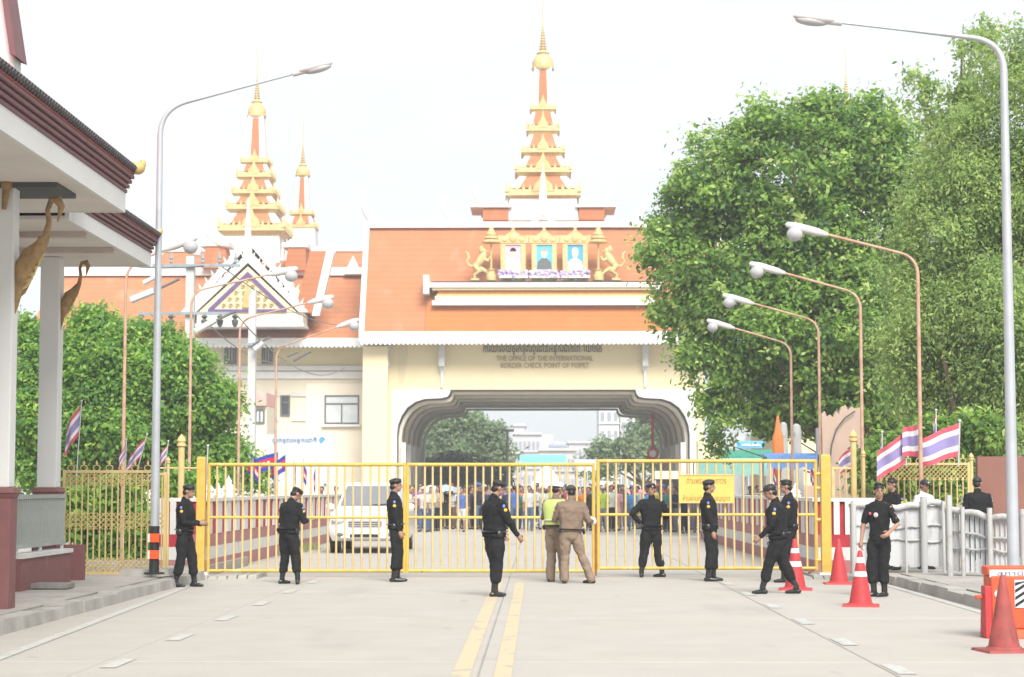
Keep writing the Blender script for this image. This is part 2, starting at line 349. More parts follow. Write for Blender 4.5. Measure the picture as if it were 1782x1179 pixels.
# ================================================================ CHECKPOINT BUILDING
YB = 130.0
def X(px, Y=YB): return xx(px, Y, 650)
def Z(py, Y=YB): return zz(py, Y)
gate = thing('checkpoint_building', 'wide checkpoint gatehouse with orange roof, cream wall, arched road passage and central spire', 'building', (X(945), YB, 0))
YR = 141.5; YBK = 157.0; YT = 132.2
xl, xr_ = X(637), X(1253); zr = Z(397, YT); ze = Z(579, 128.3)
# arch opening profile
halfpx = [(690,None),(690,756),(692,740),(698,724),(708,709),(722,699),(738,694),(768,692.5),(778,690),(782,685),(784,677.5)]
cxa = X(945)
prof = [(X(p)-cxa, 0 if q is None else Z(q)) for p, q in halfpx]
prof[0] = (prof[0][0], -.05)
full = [(cxa+a, b) for a, b in prof]+[(cxa-a, b) for a, b in prof[::-1]]
# front wall above and at the sides
zt = Z(597); zs = Z(678)
MB().box(X(665), X(1225), YB+.3, YB+1.0, zs+.002, ze).build('wall', CREAM, gate, smooth=False)
MB().box(X(665), X(681), YB+.3, YB+1.0, 0, zs).build('pier', CREAM, gate, smooth=False)
MB().box(X(1209), X(1225), YB+.3, YB+1.0, 0, zs).build('pier', CREAM, gate, smooth=False)
hl = [(X(681.2), -.05), (X(681.2), zs)]+[(cxa, zs)]
outl = [(X(681.2), -.05), (X(681.2), zs), (prof[-1][0]+cxa, zs)]+[(cxa+a, b) for a, b in prof[::-1]][0:]
MB().prism(outl, YB+.2, YB+1.0).build('arch_surround', WHITE, gate, smooth=False)
outr = [(2*cxa-a, b) for a, b in outl]
MB().prism(outr, YB+.2, YB+1.0).build('arch_surround', WHITE, gate, smooth=False)
# vault bays: the passage, ribbed
def bay(y0, y1, k, name):
    p = [(cxa+a*k, (b if b < 1 else b*(1-(1-k)*1.3))) for a, b in prof]+[(cxa-a*k, (b if b < 1 else b*(1-(1-k)*1.3))) for a, b in prof[::-1]]
    s = MB(); n = len(p)
    q = [(cxa+(a-cxa)*1.02, b*1.02 if b > 1 else b) for a, b in p]
    vs_ = [(a,y0,b) for a,b in p]+[(a,y1,b) for a,b in p]+[(a,y0,b) for a,b in q]+[(a,y1,b) for a,b in q]
    fs_ = []
    for i in range(n-1):
        fs_ += [(i+1,i,i+n,i+1+n), (i,i+1,i+1+2*n,i+2*n), (i+n,i+3*n,i+1+3*n,i+1+n), (i+2*n,i+1+2*n,i+1+3*n,i+3*n)]
    s.add(vs_, fs_); return s.build(name, VAULT, gate, smooth=True, ang=30)
y = YB+1.0; kk = .995
for i in range(5):
    bay(y, y+.9, kk-.024, 'vault_rib'); bay(y+.9, y+5.4, kk, 'vault_bay'); y += 5.4
bay(y, y+.8, kk-.024, 'vault_rib')
# jamb pilasters on the inside of the passage
for sgn in (-1, 1):
    for k in range(5):
        x = cxa+sgn*(-prof[0][0]-.42); yy = YB+1.0+5.4*k
        MB().box(min(x-.16,x+.16), max(x-.16,x+.16), yy-.25, yy+.02 if k == 0 else yy-.02, 0, Z(770)).build('passage_pilaster', COLW, gate, smooth=False)
# side masses
MB().box(X(665), X(681), YB+1.002, YBK, 0, zs).build('side_wall', CREAM2, gate, smooth=False)
MB().box(X(1209), X(1225), YB+1.002, YBK, 0, zs).build('side_wall', CREAM2, gate, smooth=False)
MB().box(X(665), X(1225), YB+1.002, YBK, zs+.6, ze).build('upper_storey', CREAM2, gate, smooth=False)
# roof
MB().prismx([(128.5, ze), (YT, zr), (YBK-2, zr), (YBK+2, ze), (YBK+2, ze-.3), (YBK-2.2, zr-.35), (YT+.2, zr-.35), (128.5, ze-.3)], xl, xr_).build('roof', ROOF, gate, smooth=False)
for sgn, xa in ((-1, xl), (1, xr_)):
    a, b = sorted([xa, xa+sgn*.34])
    MB().prismx([(128.2, ze-.1), (YT-.2, zr+.35), (YBK-1.8, zr+.35), (YBK+2.3, ze-.1), (YBK+2.3, ze-.55), (128.2, ze-.55)], a, b).build('verge', WHITE, gate, smooth=False)
MB().box(xl-.3, xr_+.3, YT-.3, YT+.35, zr+.003, zr+.4).build('ridge_cap', WHITE, gate, smooth=False)
def valance(x0, x1, y, ztop, zbot, tooth, parent, name='valance'):
    s = MB(); n = int((x1-x0)/tooth); pts = [(x0, ztop)]
    for i in range(n):
        a = x0+(x1-x0)*i/n; b = x0+(x1-x0)*(i+1)/n; w_ = b-a
        pts += [(a, zbot+tooth*.55), (a+w_*.2, zbot+tooth*.12), (a+w_*.5, zbot), (a+w_*.8, zbot+tooth*.12)]
    pts += [(x1, zbot+tooth*.55), (x1, ztop)]
    # strips keep the polygon cheap
    for i in range(len(pts)-3):
        a, b = pts[i+1], pts[i+2]
        if b[0] <= a[0]: continue
        s.add([(a[0],y,a[1]),(b[0],y,b[1]),(b[0],y,ztop),(a[0],y,ztop),(a[0],y+.12,a[1]),(b[0],y+.12,b[1]),(b[0],y+.12,ztop),(a[0],y+.12,ztop)],
              [(0,1,2,3),(7,6,5,4),(0,4,5,1),(3,2,6,7)])
    return s.build(name, WHITE, parent, smooth=False)
valance(xl-.25, xr_+.25, 128.15, Z(577,128.15), Z(600,128.15), .30, gate)
MB().box(xl-.25, xr_+.25, 128.3, 130.29, ze-.42, ze-.32).build('eave_soffit', OFFW, gate, smooth=False)
# brighter lower roof patch and the cornice balcony above
def sl(Yq): return ze+(zr-ze)*(Yq-128.5)/(YT-128.5)
pa, pb = X(742), X(1150)
MB().prismx([(128.35, ze+.06), (129.5, sl(129.5)+.12), (129.5, sl(129.5)-.1), (128.35, ze-.12)], pa, pb).build('lower_roof', ROOF2, gate, smooth=False)
YC = 128.9
def band(a, b, t_, u, yf, m, nm): return MB().box(xx(a,yf,510), xx(b,yf,510), yf, 133, zz(u,yf), zz(t_,yf)).build(nm, m, gate, smooth=False)
band(752, 1141, 523, 531, YC-.12, WHITE, 'base_band'); band(757, 1136, 515, 522.8, YC+.05, CREAM, 'cornice_band')
band(760, 1133, 511.5, 514.8, YC+.12, GOLD, 'gold_band'); band(762, 1131, 505.2, 511.3, YC+.2, ROOF2, 'recess_band'); band(752, 1141, 500.2, 505, YC+.05, CREAM, 'cornice_band')
band(747, 1146, 492, 500, YC-.12, mat('cream_white', (.72,.69,.60), .7, .05), 'top_band'); band(752, 1141, 489.6, 491.8, YC-.05, DARK, 'balcony_floor')
for p in (741, 1148):
    MB().box(xx(p-5,YC), xx(p+5,YC), YC-.5, 133, zz(512,YC), zz(480,YC)).build('end_pier', WHITE, gate, smooth=False)
# bracket pilasters under the eave
for p in (673, 769, 1123, 1214):
    w_ = X(p+5)-X(p-5); x = X(p)
    MB().box(x-w_/2, x+w_/2, 129.6, YB+.298, Z(638), zt-.02).build('bracket', mat('bracket_grey', (.55,.55,.54), .7), gate, smooth=False)
    MB().prism([(x-w_/2, Z(638)-.01), (x+w_/2, Z(638)-.01), (x+w_*.2, Z(650)), (x+w_*.2, Z(674)), (x-w_*.2, Z(674)), (x-w_*.2, Z(650))], YB+.1, YB+.298).build('pendant', WHITE, gate, smooth=False)
INK = mat('sign_letter', (.10,.075,.05), .6); INK2 = mat('brass_letter', (.36,.27,.14), .6)
text('\u1780\u17b6\u179a\u17b7\u1799\u17b6\u179b\u17d0\u1799\u1785\u17d2\u179a\u1780\u1791\u17d2\u179c\u17b6\u179a\u1796\u17d2\u179a\u17c6\u178a\u17c2\u1793\u17a2\u1793\u17d2\u178f\u179a\u1787\u17b6\u178f\u17b7\u1794\u17c9\u17c4\u1799\u1794\u17c9\u17c2\u178f', 'khmer_lettering', INK, gate, X(944), YB+.26, Z(607), .55, X(1048)-X(841), .04)
text('THE OFFICE OF THE INTERNATIONAL', 'lettering', INK2, gate, X(948), YB+.26, Z(624), .36, X(1032)-X(863), .03)
text('BORDER CHECK POINT OF POIPET', 'lettering', INK2, gate, X(948), YB+.26, Z(636.5), .36, X(1026)-X(872), .03)

# ---- spires
def spire(parent, px, Y, tiers, bell, shaft, tip, base, name='spire'):
    """tiers: (y_top, y_bottom, half) gold cornices from the top down; all photograph pixels at depth Y"""
    m_ = Y/F; cx = at(px, 300, Y).x
    z = lambda q: zz(q, Y)
    core = MB(); sub = []
    # white core
    core.frustum(cx, Y, z(shaft[1]), z(shaft[0]), shaft[3]*m_, shaft[3]*m_, shaft[2]*m_, shaft[2]*m_)
    prev = None
    for i, (t0, t1, h) in enumerate(tiers):
        nx = tiers[i+1] if i+1 < len(tiers) else None
        if nx: core.frustum(cx, Y, z(nx[0]+2), z(t1-1), nx[2]*m_*.90, nx[2]*m_*.90, h*m_*.80, h*m_*.80)
    core.frustum(cx, Y, z(base[1]), z(base[0]-2), base[2]*m_, base[2]*m_, base[2]*m_*.95, base[2]*m_*.95)
    c = core.build(name, WHITE, parent, smooth=False)
    for i, (t0, t1, h) in enumerate(tiers):
        g = MB(); H = h*m_; a, b = z(t1+2), z(t0); d = b-a
        g.frustum(cx, Y, a, a+d*.35, H*.82, H*.82, H*.95, H*.95); g.frustum(cx, Y, a+d*.35, a+d*.62, H, H, H*.99, H*.99); g.frustum(cx, Y, a+d*.62, a+d*.9, H*.92, H*.92, H*.86, H*.86)
        for sx in (-1, 1):
            for sy in (-1, 1): g.frustum(cx+sx*H*.97, Y+sy*H*.97, a+d*.6, a+d*1.5, H*.06, H*.06, .01, .01)
        # antefixes along the front and a small pediment
        n = 5+2*int(h/18)
        for k in range(n):
            u = -1+2*(k+.5)/n
            for sy in (-1, 1):
                g.frustum(cx+u*H*.95, Y+sy*H*.97, a+d*.6, a+d*1.15, H*.07, .03, .01, .01)
                g.frustum(cx+sy*H*.97, Y+u*H*.95, a+d*.6, a+d*1.15, .03, H*.07, .01, .01)
        for rr_, hh in ((.30, 1.75), (.2, 2.2)):
            g.prism([(cx-H*rr_, a+d*.62), (cx+H*rr_, a+d*.62), (cx+H*rr_*.7, a+d*1.2), (cx, a+d*hh), (cx-H*rr_*.7, a+d*1.2)], Y-H*1.0-.02*rr_, Y-H*.9)
        g.build('gold_cornice', GOLDP, c, smooth=False)
        nx = tiers[i+1] if i+1 < len(tiers) else None
        if nx:
            h1 = nx[2]*.90; h0 = h*.80; z0, z1 = z(nx[0]+2), z(t1-1)
            q = MB()
            for (sx, sy) in ((0,-1),(1,0),(-1,0),(0,1)):
                def pt(u, hh, zq):
                    A = u*hh*m_*.70; B = hh*m_+.04
                    return (cx+A, Y+sy*B, zq) if sx == 0 else (cx+sx*B, Y+A, zq)
                vs_ = [pt(-1,h1,z0), pt(1,h1,z0), pt(1,h0,z1), pt(-1,h0,z1)]
                vs2 = [(cx+(v[0]-cx)*.9, Y+(v[1]-Y)*.9, v[2]) for v in vs_]
                q.add(vs_+vs2, [(0,1,2,3),(7,6,5,4),(0,4,5,1),(1,5,6,2),(2,6,7,3),(3,7,4,0)])
            q.build('tier_panel', ROOF, c, smooth=False)
    q = MB(); w0, w1 = shaft[3]*m_, shaft[2]*m_
    for sy in (-1, 1):
        q.add([(cx-w0*.42,Y+sy*(w0+.03),z(shaft[1])),(cx+w0*.42,Y+sy*(w0+.03),z(shaft[1])),(cx+w1*.42,Y+sy*(w1+.03),z(shaft[0]+4)),(cx-w1*.42,Y+sy*(w1+.03),z(shaft[0]+4)),
               (cx-w0*.4,Y+sy*w0*.7,z(shaft[1])),(cx+w0*.4,Y+sy*w0*.7,z(shaft[1])),(cx+w1*.4,Y+sy*w1*.7,z(shaft[0]+4)),(cx-w1*.4,Y+sy*w1*.7,z(shaft[0]+4))],
              [(0,1,2,3),(7,6,5,4),(0,4,5,1),(1,5,6,2),(2,6,7,3),(3,7,4,0)])
    q.build('shaft_panel', ROOF, c, smooth=False)
    bt, bb, bh = bell; B = bh*m_; a, b = z(bb), z(bt); d = b-a
    g = MB().lathe([(B*1.02,a),(B*1.08,a+d*.1),(B*.98,a+d*.14),(B*1.0,a+d*.3),(B*.92,a+d*.5),(B*.7,a+d*.68),(B*.5,a+d*.78),(B*.62,a+d*.84),(B*.40,a+d*.9),(B*.30,a+d)], cx, Y, 20)
    zt_ = z(tip); n = 9; pr = []
    for k in range(n+1):
        zq = b+(zt_-b)*.42*k/n; r0 = B*.40*(1-k/n*.78)
        pr += [(r0*.6, zq), (r0, zq+.02+(zt_-b)*.42/n*.3), (r0*.6, zq+(zt_-b)*.42/n*.6)]
    pr += [(B*.055, b+(zt_-b)*.5), (B*.035, zt_)]
    g.lathe(pr, cx, Y, 12); g.build('gold_finial', GOLDP, c)
    return c
spire(gate, 945, YR, [(185,198,23),(220,238,29),(260,276,38),(295,312,49),(334,356,65)], (88,123,19), (121,186,15,19), -14, (356,392,61))
# white spike and side blocks at the foot of the main spire
YS = 137.3
s = MB(); c0 = at(945, 340, YS)
s.prism([(c0.x-.9, zz(388,YS)), (c0.x-.35, zz(368,YS)), (c0.x-.22, zz(330,YS)), (c0.x, zz(283,YS)), (c0.x+.22, zz(330,YS)), (c0.x+.35, zz(368,YS)), (c0.x+.9, zz(388,YS)), (c0.x+.3, zz(384,YS)), (c0.x, zz(374,YS)), (c0.x-.3, zz(384,YS))], YS, YS+.4)
s.build('white_spike', WHITE, gate, smooth=False)
for a, b in ((842, 886), (1006, 1050)):
    x0, x1 = xx(a, YR, 375), xx(b, YR, 375)
    MB().box(x0, x1, YR-2.6, YR+2.6, zz(392,YR), zz(370.5,YR)).build('spire_shoulder', ROOF, gate, smooth=False)
    MB().box(x0-.25, x1+.25, YR-2.8, YR+2.8, zz(370.3,YR), zz(366,YR)).build('shoulder_cap', WHITE, gate, smooth=False)
def horn(px, py, w_, h_, Y, parent, sg):
    """white curved roof finial, base at the pixel, tip sweeping up"""
    m_ = Y/F; b = at(px, py, Y); P = []
    for k in range(9):
        t = k/8; P.append(b+Vector((sg*w_*m_*(t**.6 if t < 1 else 1)*(1 if t < .75 else 1-(t-.75)*1.1), 0, h_*m_*t**1.6)))
    MB().tube(P, [.26*(1-t/8)**.8*1.0+.06 for t in range(9)], 8).build('curved_finial', WHITE, parent)
horn(862, 368, 42, 52, YR, gate, -1); horn(1030, 368, 42, 52, YR, gate, 1)
horn(806, 388, 42, 46, YT+.1, gate, -1); horn(1085, 388, 42, 46, YT+.1, gate, 1)
horn(664, 388, 42, 60, YT+.1, gate, -1)
# white roof swell beside the spire foot
for sg, a, b in ((-1, 820, 886), (1, 1006, 1070)):
    x0, x1 = xx(a,YR,366), xx(b,YR,366)
    pts = [(x0, zz(368,YR)), (x1, zz(368,YR)), (x1, zz(352,YR)), ((x0+x1)/2, zz(359,YR)), (x0, zz(364,YR))] if sg < 0 else [(x0, zz(368,YR)), (x1, zz(368,YR)), (x1, zz(364,YR)), ((x0+x1)/2, zz(359,YR)), (x0, zz(352,YR))]
    MB().prism(pts, YR-2.2, YR+2.2).build('roof_swell', WHITE, gate, smooth=False)

# ---- left wing
YW = 134.0
wing = thing('checkpoint_wing', 'cream office wing with stacked orange roofs, gold pediment and two spires beside the gatehouse', 'building', (xx(450,YW), YW, 0))
def wx(p, Y=YW): return xx(p, Y, 650)
def wz(q, Y=YW): return zz(q, Y)
zwe = wz(592, 132.6)
MB().box(wx(100), X(664.8), YW, 150, 0, zwe).build('wall', CREAM2, wing, smooth=False)
MB().box(wx(392), wx(655), YW-.25, YW-.002, wz(645), wz(637)).build('cornice_moulding', WHITE, wing, smooth=False)
MB().box(wx(392), wx(657), YW-.15, YW-.002, wz(659), wz(647)).build('cornice_moulding', WHITE, wing, smooth=False)
MB().box(wx(395), wx(642), YW-.04, YW-.002, wz(635), wz(603)).build('upper_wall_strip', CREAM, wing, smooth=False)
MB().box(wx(642.2), wx(684), 129.2, 129.9, 0, wz(603,129.2)).build('corner_pier', CREAM, wing, smooth=False)
MB().box(wx(533), wx(645), YW-.12, YW-.003, 0, wz(668)).build('wall_panel', mat('pale_pink_wall', (.76,.68,.56), .85, .05, .8), wing, smooth=False)
def window(px0, px1, py0, py1, Y, parent, cols=2, transom=.3, glass=WGLASS, nm='window'):
    x0, x1 = xx(px0,Y,700), xx(px1,Y,700); z0, z1 = zz(py1,Y), zz(py0,Y); fw = .09
    f = MB()
    f.box(x0, x1, Y-.12, Y-.004, z0, z0+fw).box(x0, x1, Y-.12, Y-.004, z1-fw, z1).box(x0, x0+fw, Y-.12, Y-.004, z0+fw, z1-fw).box(x1-fw, x1, Y-.12, Y-.004, z0+fw, z1-fw)
    zc = z1-(z1-z0)*transom
    if transom: f.box(x0+fw, x1-fw, Y-.11, Y-.03, zc-fw/2, zc+fw/2)
    for k in range(1, cols):
        xc = x0+(x1-x0)*k/cols; f.box(xc-fw/2, xc+fw/2, Y-.11, Y-.03, z0+fw, zc-fw/2 if transom else z1-fw)
    w_ = f.build(nm, FRAME, parent, smooth=False)
    rows = [(z0+fw, zc-fw/2), (zc+fw/2, z1-fw)] if transom else [(z0+fw, z1-fw)]
    for ri, (za, zb) in enumerate(rows):
        for k in range(cols):
            xa = x0+fw+(x1-x0-2*fw)*k/cols+.02; xb = x0+fw+(x1-x0-2*fw)*(k+1)/cols-.02
            if xb > xa: MB().box(xa, xb, Y-.06, Y-.03, za+.005, zb-.005).build('pane', glass, w_, smooth=False)
    return w_
window(565, 625, 688, 738, YW-.12, wing); MB().box(wx(561), wx(629), YW-.4, YW-.122, wz(743), wz(739)).build('window_sill', WHITE, wing, smooth=False)
window(488, 505, 688, 724, YW, wing, 1, .35, mat('dark_glass', (.06,.065,.07), .15)); window(390, 411, 602, 633, YW-.05, wing, 4, 0, mat('shutter', (.40,.40,.40), .7), 'shutter'); window(455, 474, 602, 633, YW-.05, wing, 4, 0, MATS['shutter'], 'shutter')
for p0, p1, q0, q1 in ((508,536,683,690),(508,536,727,733),(462,486,683,690),(462,486,727,733)):
    MB().box(wx(p0), wx(p1), YW-.1, YW-.003, wz(q1), wz(q0)).build('wall_moulding', OFFW, wing, smooth=False)
# wing roofs
zA = wz(589, 131.8)
MB().prismx([(131.8, zA), (139, zz(479,139)), (146, zA), (146, zA-.3), (131.8, zA-.3)], wx(60), X(630)).build('roof', ROOF, wing, smooth=False)
valance(wx(60), xx(668,131.5,600), 131.4, zz(588,131.4), zz(605,131.4), .30, wing)
MB().box(wx(60), wx(665), 131.55, YW-.01, zA-.45, zA-.35).build('eave_soffit', OFFW, wing, smooth=False)
MB().box(xx(110,139,470), xx(631,139,470), 138.6, 139.6, zz(480,139), zz(466,139)).build('roof_band', WHITE, wing, smooth=False)
MB().prismx([(139.7, zz(466,139.7)), (143.5, zz(437,143.5)), (147, zz(466,139.7)), (147, zz(480,139.7)), (139.7, zz(480,139.7))], xx(270,140,450), xx(632,140,450)).build('upper_roof', ROOF, wing, smooth=False)
MB().box(xx(268,143.5,435), xx(633,143.5,435), 143.2, 143.8, zz(438,143.5), zz(430,143.5)).build('ridge_cap', WHITE, wing, smooth=False)
def gable(px, apex, base, half, Y, depth, parent, roofm, inner=True, crock=True):
    """gable front: apex/base pixel rows, half width in px"""
    m_ = Y/F; cx = xx(px,Y,500); za, zb = zz(apex,Y), zz(base,Y); h = half*m_
    th = .32
    sl_ = MB()
    # roof behind
    r = MB()
    for sg in (-1, 1):
        r.add([(cx,Y+.3,za),(cx,Y+depth,za),(cx+sg*h,Y+depth,zb),(cx+sg*h,Y+.3,zb),(cx,Y+.3,za-.25),(cx,Y+depth,za-.25),(cx+sg*(h-.15),Y+depth,zb-.1),(cx+sg*(h-.15),Y+.3,zb-.1)],
              [(0,1,2,3),(7,6,5,4),(0,3,7,4),(1,5,6,2),(3,2,6,7)])
    r.build('gable_roof', roofm, parent, smooth=False)
    for sg in (-1, 1):
        ww = .36
        b = MB(); dz = (za-zb)/h
        b.prism([(cx, za+.3), (cx, za-.25), (cx+sg*(h-.2), zb), (cx+sg*(h+.35), zb), (cx+sg*(h+.35), zb+.1)], Y-.1, Y+.3)
        bo = b.build('bargeboard', WHITE, parent, smooth=False)
        if crock:
            n = 11
            for k in range(1, n):
                t = k/n; x = cx+sg*(h+.35)*t; z = za+.3+(zb+.1-za-.3)*t
                MB().prism([(x-.17, z-.05), (x+.17, z-.05), (x+sg*.02, z+.18), (x-sg*.05+sg*.16, z+.52), (x-.1*sg, z+.22)], Y+.02, Y+.2).build('crocket', WHITE, bo, smooth=False)
    return cx, za, zb, h
cx, za, zb, h = gable(433, 418, 545, 109, 131.6, 8, wing, ROOF)
MB().prism([(cx-h*.9, zb), (cx+h*.9, zb), (cx, za-.6)], 131.75, 132).build('gable_infill', WHITE, wing, smooth=False)
YP = 129.6
cx, za, zb, h = gable(431, 450, 543, 96, YP, 3, wing, ROOF)
MB().prism([(cx-h*.9, zb), (cx+h*.9, zb), (cx, za-.5)], YP+.05, YP+.3).build('pediment_field', CREAM, wing, smooth=False)
k_ = .72
for sg in (-1, 1):
    MB().prism([(cx, za-.85), (cx, za-1.2), (cx+sg*(h*k_-.35), zb+.2), (cx+sg*h*k_, zb+.2)], YP-.06, YP+.04).build('purple_trim', PURP, wing, smooth=False)
MB().box(cx-h*k_, cx+h*k_, YP-.06, YP+.04, zb+.02, zb+.19).build('purple_trim', PURP, wing, smooth=False)
g = MB()
rgg = random.Random(5)
for row in range(5):
    zq = zb+.45+row*.42; hw = (h*k_-.4)*(1-(zq-zb)/(za-1.2-zb))
    n = max(1, int(hw*2/.42))
    for i in range(n):
        x = cx-hw+hw*2*(i+.5)/n
        P = [(x+.15*cos(a)*(1-a/9), YP-.03, zq+.15*sin(a)*(1-a/9)) for a in [j*.7 for j in range(9)]]
        g.tube(P, .045, 6)
g.prism([(cx-.35, zb+.3), (cx+.35, zb+.3), (cx+.25, zb+1.1), (cx, zb+2.0), (cx-.25, zb+1.1)], YP-.08, YP+.03)
g.build('pediment_ornament', GOLD, wing)
MB().box(xx(342,YP,550), xx(527,YP,550), YP+.1, 132.4, zz(563,YP), zb-.01).build('porch_wall', CREAM2, wing, smooth=False)
MB().box(xx(340,YP,550), xx(529,YP,550), YP-.1, 132.4, zz(568,YP), zz(563.2,YP)).build('porch_moulding', WHITE, wing, smooth=False)
# steep side slope to the right, between white verges
for sg, pxs in ((1, (512, 572, 531, 560)),):
    Yq = 131.2
    a0 = at(540, 437, Yq); a1 = at(574, 437, Yq); a2 = at(550, 545, Yq); a3 = at(512, 545, Yq)
    MB().prism([(a0.x,a0.z),(a1.x,a1.z),(a2.x,a2.z),(a3.x,a3.z)], Yq, Yq+.4).build('side_slope', ROOF, wing, smooth=False)
    b0, b1, b2, b3 = at(570, 430, Yq), at(584, 430, Yq), at(556, 550, Yq), at(543, 550, Yq)
    MB().prism([(b0.x,b0.z),(b1.x,b1.z),(b2.x,b2.z),(b3.x,b3.z)], Yq-.2, Yq+.5).build('verge', WHITE, wing, smooth=False)
    MB().ell((at(577,436,Yq).x, Yq, at(577,436,Yq).z), (.34,.3,.4)).build('verge_boss', WHITE, wing)
    MB().prism([(xx(600,139,475), zz(479,139)), (xx(632,139,475), zz(479,139)), (xx(616,139,475), zz(447,139))], 138.2, 138.59).build('white_antefix', WHITE, wing, smooth=False)
for a, b, c_, d in ((352, 396, 428, 466), (495, 532, 430, 470)):
    Yq = 138; MB().prism([(xx(a,Yq,450), zz(d,Yq)), (xx(b,Yq,450), zz(d,Yq)), (xx(b-4 if a < 400 else b,Yq,450), zz(c_,Yq)), (xx(a+6,Yq,450), zz(c_,Yq))], Yq, Yq+2).build('stacked_roof', ROOF, wing, smooth=False)
    MB().box(xx(a-4,Yq,425), xx(b+4,Yq,425), Yq-.1, Yq+2.2, zz(c_,Yq), zz(c_-8,Yq)).build('ridge_cap', WHITE, wing, smooth=False)
spire(wing, 446, 143, [(277,288,25),(300,316,31),(330,345,38),(357,374,46),(393,414,58)], (172,204,16), (203,277,13,19), 78, (414,470,50))
spire(wing, 527, 149, [(368,377,20),(390,402,26)], (284,307,12.5), (306,369,9,14), 204, (402,440,26))
for sgx in (-1, 1):
    q = MB()
    for k in range(9):
        p = at(446+sgx*(4+k*7), 440-(k%2)*3, 141.5); q.frustum(p.x, 141.5, p.z-.9, p.z+.9, .16, .1, .02, .02)
    q.build('crown_points', WHITE, wing, smooth=False)
horn(400, 425, 50, 40, 138, wing, -1); horn(350, 440, 40, 42, 137, wing, -1)
q = MB(); p = at(432, 385, 131.4)
q.frustum(p.x, 131.4, zz(455,131.4), zz(345,131.4), .32, .2, .04, .04); q.build('white_spike', WHITE, wing, smooth=False)

# right-hand far spire, rising behind the trees
rw = thing('far_spire_hall', 'hall behind the tall tree whose thin gold spire tip pokes above the leaves', 'building', (xx(1475,YR), YR, 0))
MB().box(xx(1330,YR), xx(1600,YR), 136, 150, 0, zz(600,YR)).build('wall', CREAM, rw, smooth=False)
MB().prismx([(135, zz(600,YR)), (143, zz(470,YR)), (151, zz(600,YR))], xx(1320,YR), xx(1610,YR)).build('roof', ROOF, rw, smooth=False)
spire(rw, 1474, 143, [(277,288,20),(300,316,26),(330,345,34),(357,374,42)], (172,204,14), (203,277,11,15), 78, (374,475,40))

# ---- portraits, lions, flowers on the balcony
YO = 129.6; zo = zz(489.6, YO)+.0
LILAC = mat('lilac_flowers', (.42,.36,.62), .8); 
def portrait(pcx, label, bgc, robe, hairc):
    x = xx(pcx,YO,450); mm = YO/F
    t = thing('portrait_frame', label, 'portrait', (x, YO, zo), group='framed portraits on the gatehouse balcony')
    k = mm
    zf = lambda q: zz(q, YO)
    f = MB(); W = 22*k; a = 13.5*k
    f.box(x-W, x-a, YO-.1, YO+.15, zo, zf(424)).box(x+a, x+W, YO-.1, YO+.15, zo, zf(424)).box(x-a, x+a, YO-.1, YO+.15, zo, zf(470)).box(x-a, x+a, YO-.1, YO+.15, zf(427), zf(424))
    f.prism([(x-26*k, zf(424)+.01), (x+26*k, zf(424)+.01), (x+27*k, zf(410)), (x+15*k, zf(411)), (x+6*k, zf(405)), (x, zf(397)), (x-6*k, zf(405)), (x-15*k, zf(411)), (x-27*k, zf(410))], YO-.14, YO+.15)
    f.lathe([(.16,zf(398)),(.08,zf(396)),(.02,zf(393))], x, YO, 8)
    f.ell((x, YO-.14, zf(415)), (.28,.08,.28)).ell((x-15*k, YO-.14, zf(418)), (.2,.06,.16)).ell((x+15*k, YO-.14, zf(418)), (.2,.06,.16))
    f.build('frame', GOLDP, t)
    MB().box(x-a, x+a, YO-.02, YO+.05, zf(470), zf(427.2)).build('picture', bgc, t, smooth=False)
    MB().prism([(x-a*.95, zf(469)), (x+a*.95, zf(469)), (x+a*.85, zf(456)), (x+a*.3, zf(450)), (x-a*.3, zf(450)), (x-a*.85, zf(456))], YO-.028, YO-.022).build('printed_robe', robe, t, smooth=False)
    MB().prism([(x+.42*a*cos(u), zf(441)+.34*sin(u)) for u in [j*pi/8 for j in range(16)]], YO-.036, YO-.030).build('printed_face', mat('print_skin', (.66,.47,.38), .7), t, smooth=False)
    MB().prism([(x+.42*a*cos(u), zf(438)+.26*sin(u)) for u in [j*pi/8 for j in range(9)]], YO-.042, YO-.038).build('printed_hair', hairc, t, smooth=False)
SKYB = mat('print_sky', (.10,.45,.72), .6); PWH = mat('print_white', (.80,.77,.80), .6); PPU = mat('print_violet', (.60,.42,.62), .6)
portrait(893, 'gold framed portrait at the left with a violet dress on the balcony', PPU, PWH, HAIR)
portrait(947, 'gold framed portrait in the middle with a blue ground and dark suit', SKYB, FRAME, mat('print_grey_hair', (.35,.33,.33), .7))
portrait(1001, 'gold framed portrait at the right with a blue ground and white robe', mat('print_blue', (.06,.34,.70), .6), PWH, PWH)
for i, (p0, p1, lb) in enumerate([(868, 919,'left'), (921, 974,'middle'), (976, 1027,'right')]):
    t = thing('flower_trough', f'lilac flower trough with grey legs below the {lb} portrait', 'flower trough', (xx((p0+p1)/2,YO-.6), YO-.5, zo), group='flower troughs on the balcony')
    x0, x1 = xx(p0,YO-.6,480), xx(p1,YO-.6,480); rr = random.Random(i); q = MB()
    for k in range(70): q.ell((rr.uniform(x0,x1), YO-.5+rr.uniform(-.2,.2), zo+.35+rr.uniform(-.1,.3)), [rr.uniform(.07,.13)]*3, 6, 4, mi=rr.choice([0,0,1,2]))
    fl = q.build('flowers', [LILAC, PWH, PPU], t); fl['kind'] = 'stuff'
    MB().box(x0, x1, YO-.7, YO-.3, zo+.14, zo+.32).build('trough', OFFW, t, smooth=False)
    for x in (x0+.1, (x0+x1)/2, x1-.1): MB().box(x-.06, x+.06, YO-.55, YO-.45, zo, zo+.14).build('leg', LGREY, t, smooth=False)
